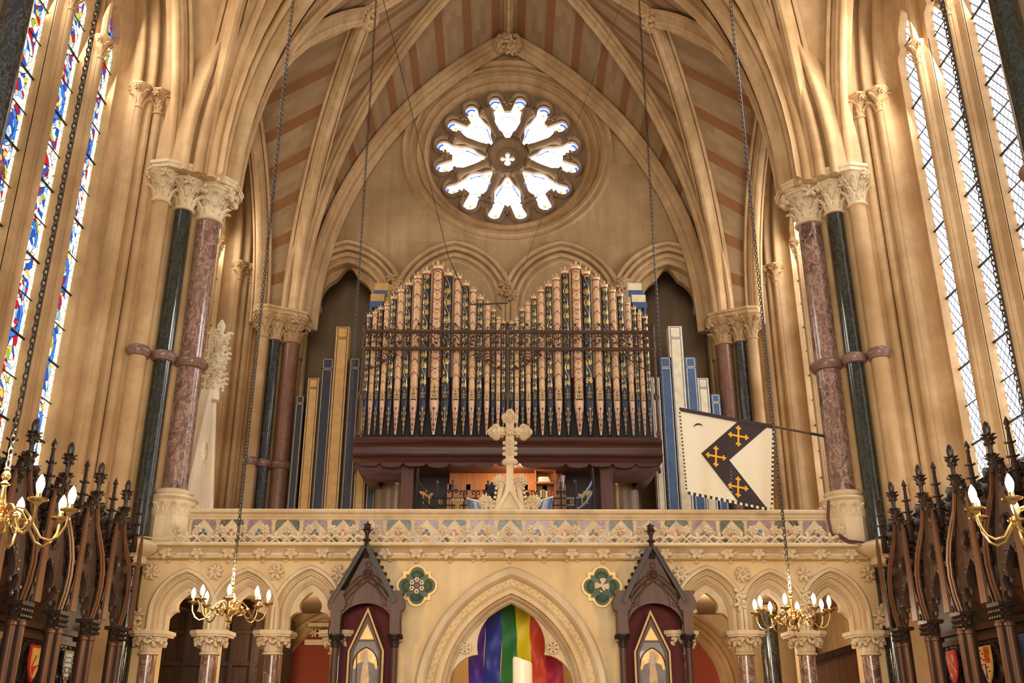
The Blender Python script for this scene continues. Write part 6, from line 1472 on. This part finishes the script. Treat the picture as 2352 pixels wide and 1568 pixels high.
chandelier(V((2.50, 9.0, cr2.z)), .325, 'lit brass chandelier hanging before the right screen arches', .35)
nl = A(-5, 1192, 4.75); nr = A(2400, 1192, 4.75)
chandelier(nl, .32, 'near brass chandelier cut off by the left picture edge', .18, light=40)
chandelier(nr, .32, 'near brass chandelier cut off by the right picture edge', -.1, light=40)
# other hanging chains and microphone wires
for (x0, y0, Y, lab) in ((790, 1160, 14.0, 'long thin dark chain hanging left of the rose window, down to the gallery'), (1536, 1160, 14.0, 'long thin dark chain hanging right of the rose window, down to the gallery')):
    p = A(x0, y0, Y); mb = chain_mb(V((p.x, Y, 2.05)), V((p.x, Y, 13.9)), .05, .0045, .013); t = tag(mb.build('chain', STEEL), lab, 'chain', None); t['kind'] = 'thing'
YMc = 13.0; b0, b1 = A(1080, 699, YMc), A(1166, 696, YMc)
t = thing('microphone_bar', 'thin black microphone bar hung on wires in front of the organ pipes', 'microphone', (b0+b1)/2)
mb = MB(); mb.tube([b0, b1], .012, 8); mb.build('bar', IRON, t, label='black bar')
for px in (1100, 1143):
    p = A(px, 700, YMc); mb = MB(); mb.tube([p, p+V((-.03 if px < 1120 else .05, -.04, -.09))], .009, 6); mb.ball(p, .018, 6, 4); mb.build('microphone', STEEL, t)
mb = MB(); top = A(870, -40, YMc); mid = A(1030, 590, YMc); mb.tube([top, mid, b0, b1], .005, 4); mb.tube([mid, A(1060, 660, YMc), b0+EX*.02], .003, 4); t2 = A(1445, -40, YMc); mb.tube([t2, A(1200, 620, YMc), b1], .003, 4); mb.build('suspension_wire', IRON, t)
# ------------------------------------------------------------ heraldic banner
CRM = cloth('cream_banner', (.74, .64, .46, 1), .85); DKB = cloth('dark_brown_banner', (.035, .018, .018, 1), .85); YEL = cloth('golden_felt', (.78, .36, .02, 1), .8)
def FP(px, py, off=0.0):
    v_ = max(0, (py-950)/200)
    return A(px, py, 12.15+.05*sin(px*.055+v_*1.0)*v_**.5+.02*sin(px*.13)*v_-off)
t = thing('heraldic_banner', 'cream heraldic banner with a dark chevron and three gold crosses, hung from a pole', 'flag', A(1670, 1160, 12.15))
def quad_patch(nm, mat, q, nu, nv, off):
    mb = MB(); rows = []
    for i in range(nv+1):
        v_ = i/nv; row = []
        for j in range(nu+1):
            u = j/nu; x = (q[0][0]*(1-u)+q[1][0]*u)*(1-v_)+(q[3][0]*(1-u)+q[2][0]*u)*v_; y = (q[0][1]*(1-u)+q[1][1]*u)*(1-v_)+(q[3][1]*(1-u)+q[2][1]*u)*v_
            sag = 6*sin(pi*u)*v_ if nm == 'cloth' else 0; row.append(FP(x, y+sag*0, off))
        rows.append(row)
    mb.strip(rows); return mb.build(nm, mat, t)
quad_patch('cloth', CRM, ((1564, 942), (1774, 978), (1770, 1166), (1580, 1128)), 30, 16, 0)
quad_patch('chevron', DKB, ((1610.5, 1041), (1696.7, 966), (1765, 978), (1675, 1056)), 12, 8, .008)
quad_patch('chevron', DKB, ((1610.5, 1041), (1675, 1056), (1760.6, 1165.4), (1696, 1152)), 8, 12, .008)
quad_patch('sleeve', DKB, ((1560, 936), (1776, 975), (1775, 984), (1563, 944)), 24, 2, .014)
for cx_, cy_ in ((1696, 1001), (1644.5, 1047.7), (1695.4, 1118)):
    mb = MB()
    def bar(a, b_, w_):
        rows = []; dx, dy = b_[0]-a[0], b_[1]-a[1]; L = sqrt(dx*dx+dy*dy); nx, ny = -dy/L*w_, dx/L*w_
        for i in range(5): u = i/4; rows.append([FP(a[0]+dx*u+nx, a[1]+dy*u+ny, .016), FP(a[0]+dx*u-nx, a[1]+dy*u-ny, .016)])
        mb.strip(rows)
    hx = (cos(rad(11)), sin(rad(11))); vx = (0, 1)
    for d in (hx, vx):
        bar((cx_-d[0]*24, cy_-d[1]*24), (cx_+d[0]*24, cy_+d[1]*24), 2.1)
        o_ = vx if d is hx else hx
        for q in (-1, 1): c_ = (cx_+d[0]*18*q, cy_+d[1]*18*q); bar((c_[0]-o_[0]*6, c_[1]-o_[1]*6), (c_[0]+o_[0]*6, c_[1]+o_[1]*6), 2.1)
    mb.build('gold_cross', YEL, t)
mb = MB(); rows = []
for i in range(13): a = rad(200+150*i/12+(-10)); w_ = 2.6*sin(pi*i/12)+.2; rows.append([FP(1604+11.5*cos(a), 983+11.5*sin(a), .012), FP(1604+(11.5-w_*1.5)*cos(a), 983+(11.5-w_*1.5)*sin(a), .012)])
mb.strip(rows); mb.build('crescent', DKB, t)
def fringe(a, b_, n, ox, oy):
    P = [(a[0]+(b_[0]-a[0])*i/n, a[1]+(b_[1]-a[1])*i/n) for i in range(n+1)]; mb = MB()
    mb.strip([[FP(x, y, .004) for x, y in P], [FP(x+ox, y+oy, .004) for x, y in P]]); mb.mi = [i % 2 for i in range(n)]; mb.build('fringe', [DKB, CRM], t)
fringe((1580, 1128), (1768, 1166), 30, 0, 7); fringe((1563, 946), (1579, 1128), 44, -3.5, 0); fringe((1774, 984), (1771, 1164), 34, 4.5, 0)
mb = MB(); pe = A(1893, 1001, 12.42); pt_ = A(1561, 938, 12.15); pm_ = pt_.lerp(pe, .9); ps = pt_.lerp(pe, .64)
mb.tube([pt_, ps], .018, 8); mb.tube([pm_, pe], .020, 8); mb.build('pole_end', IRON, t); mb = MB(); mb.tube([ps, pm_], .017, 8); mb.build('pole', OAK_RED, t)
# ------------------------------------------------------------ candle in the foreground
pc_ = A(1200, 1513, 4.3)
t = thing('candle', 'tall cream pillar candle on a stand in front of the central doorway', 'candle', (pc_.x, 4.3, FLOOR)); mb = MB()
mb.lathe([(.040, -.9), (.040, -.012), (.036, -.002), (.031, -.010), (.0, -.014)], pc_, 28)
for i, vv in enumerate(mb.v):
    if vv[2] > pc_.z-.05: mb.v[i] = (vv[0], vv[1], vv[2]-(.018*(vv[0]-pc_.x)/.055+.0)) 
mb.build('wax', WAX, t); mb = MB(); mb.tube([pc_-EZ*.02, pc_+EZ*.004+EX*.004], .0025, 5); mb.build('wick', DARK_IN, t)
mb = MB(); zz = pc_.z-.9; mb.lathe([(.16, FLOOR-zz), (.15, FLOOR-zz+.04), (.03, FLOOR-zz+.10), (.025, -.12), (.05, -.08), (.08, -.02), (.085, .01), (.04, .012)], (pc_.x, pc_.y, zz), 20); mb.build('stand', BRASS, t)
# ------------------------------------------------------------ white stone monument canopy on the left wall of the organ bay
Xm = -4.72
m_at = lambda px, py: AX(px, py, Xm)
pb = m_at(470, 1160); pt_ = m_at(486, 720); ym = m_at(459, 1045).y
MON = stone('white_monument_stone', (.88, .78, .60, 1), (.76, .62, .42, 1), bumpy=.15)
t = thing('wall_monument', 'cream carved gothic wall monument with leafy pinnacle behind the left front pier', 'monument', (Xm, ym, 1.95))
zt, zb_ = m_at(487, 722).z, 1.95; zr_ = m_at(487, 850).z; zg = m_at(478, 900).z
print('monument', ym, zt, zr_, zg)
mb = MB(); plate_mb(mb, [[(-.85, zb_), (.85, zb_), (.80, zb_+.55), (.12, zg), (-.12, zg), (-.80, zb_+.55)], circle(0, m_at(467, 1045).z, .15, 20)], V((Xm+.08, ym, 0)), EY, EZ, .14)
for q in (-1, 1): mb.tube([(Xm+.08, ym+q*.85, zb_), (Xm+.08, ym+q*.80, zb_+.55), (Xm+.08, ym+q*.1, zg)], .04, 6)
mb.build('gable', MON, t); mb = MB(); zc = m_at(467, 1045).z; ring_sweep(mb, V((Xm+.08, ym, zc)), .16, [(-.02, 0), (0, .03), (.03, 0)], EX, 24, e1=EY, e2=EZ)
for q in range(4): blossom(mb, V((Xm+.04, ym+.06*cos(pi/2*q), zc+.07*sin(pi/2*q))), EX, .07, 5, q)
mb.build('foliate_roundel', MON, t)
mb = MB(); mb.lathe([(.10, zg-.15), (.075, zr_-.1), (.13, zr_-.05), (.13, zr_+.02), (.08, zr_+.05), (.09, zt-.55), (.11, zt-.40), (.05, zt-.3), (.05, zt-.2), (.07, zt-.1), (.02, zt)], (Xm+.1, ym, 0), 10)
for i in range(9):
    z = zg-.05+(zt-.35-zg)*i/8
    for q in range(4): a = pi/2*q+i*.4; d = V((cos(a), sin(a), 0)); leaf(mb, V((Xm+.1, ym, z))+d*.07, d, EZ, .24, .16, 2.3); blossom(mb, V((Xm+.1, ym, z+.1))+d*.12, d, .06, 5, i)
mb.build('leafy_pinnacle', MON, t)
mb = MB(); arch_sweep(mb, V((Xm+.1, ym-.05, zb_-.25)), EY, EX, .36, .5, [(-.05, -.05), (-.03, .03), (.02, .05), (.05, .02), (.09, .08), (.14, .05), (.15, -.05)], 10); mb.build('arch', MON, t)
# cables along the cornice
mb = MB()
for k, z in enumerate((0, .022, .04)): mb.tube([A(px, py, 12.08)+V((0, 0, z)) for px, py in ((1928, 1234), (1950, 1248), (1985, 1252), (2020, 1243), (2060, 1236))], .011, 5)
mb.tube([A(px, py, 12.3) for px, py in ((1903, 1150), (1902, 1190), (1910, 1225), (1930, 1236))], .02, 6); tag(mb.build('cable_bundle', plain('red_brown_cable', (.09, .03, .02, 1), .6)), 'red-brown bundled cables on the cornice beside the right front pier', 'cable')
mb = MB(); mb.tube([A(px, py, 12.05)+V((0, 0, .01)) for px, py in ((300, 1233), (335, 1235), (365, 1239), (402, 1234))], .009, 5); tag(mb.build('cable', STONE_CARV), 'thin pale cable on the cornice beside the left front pier', 'cable')
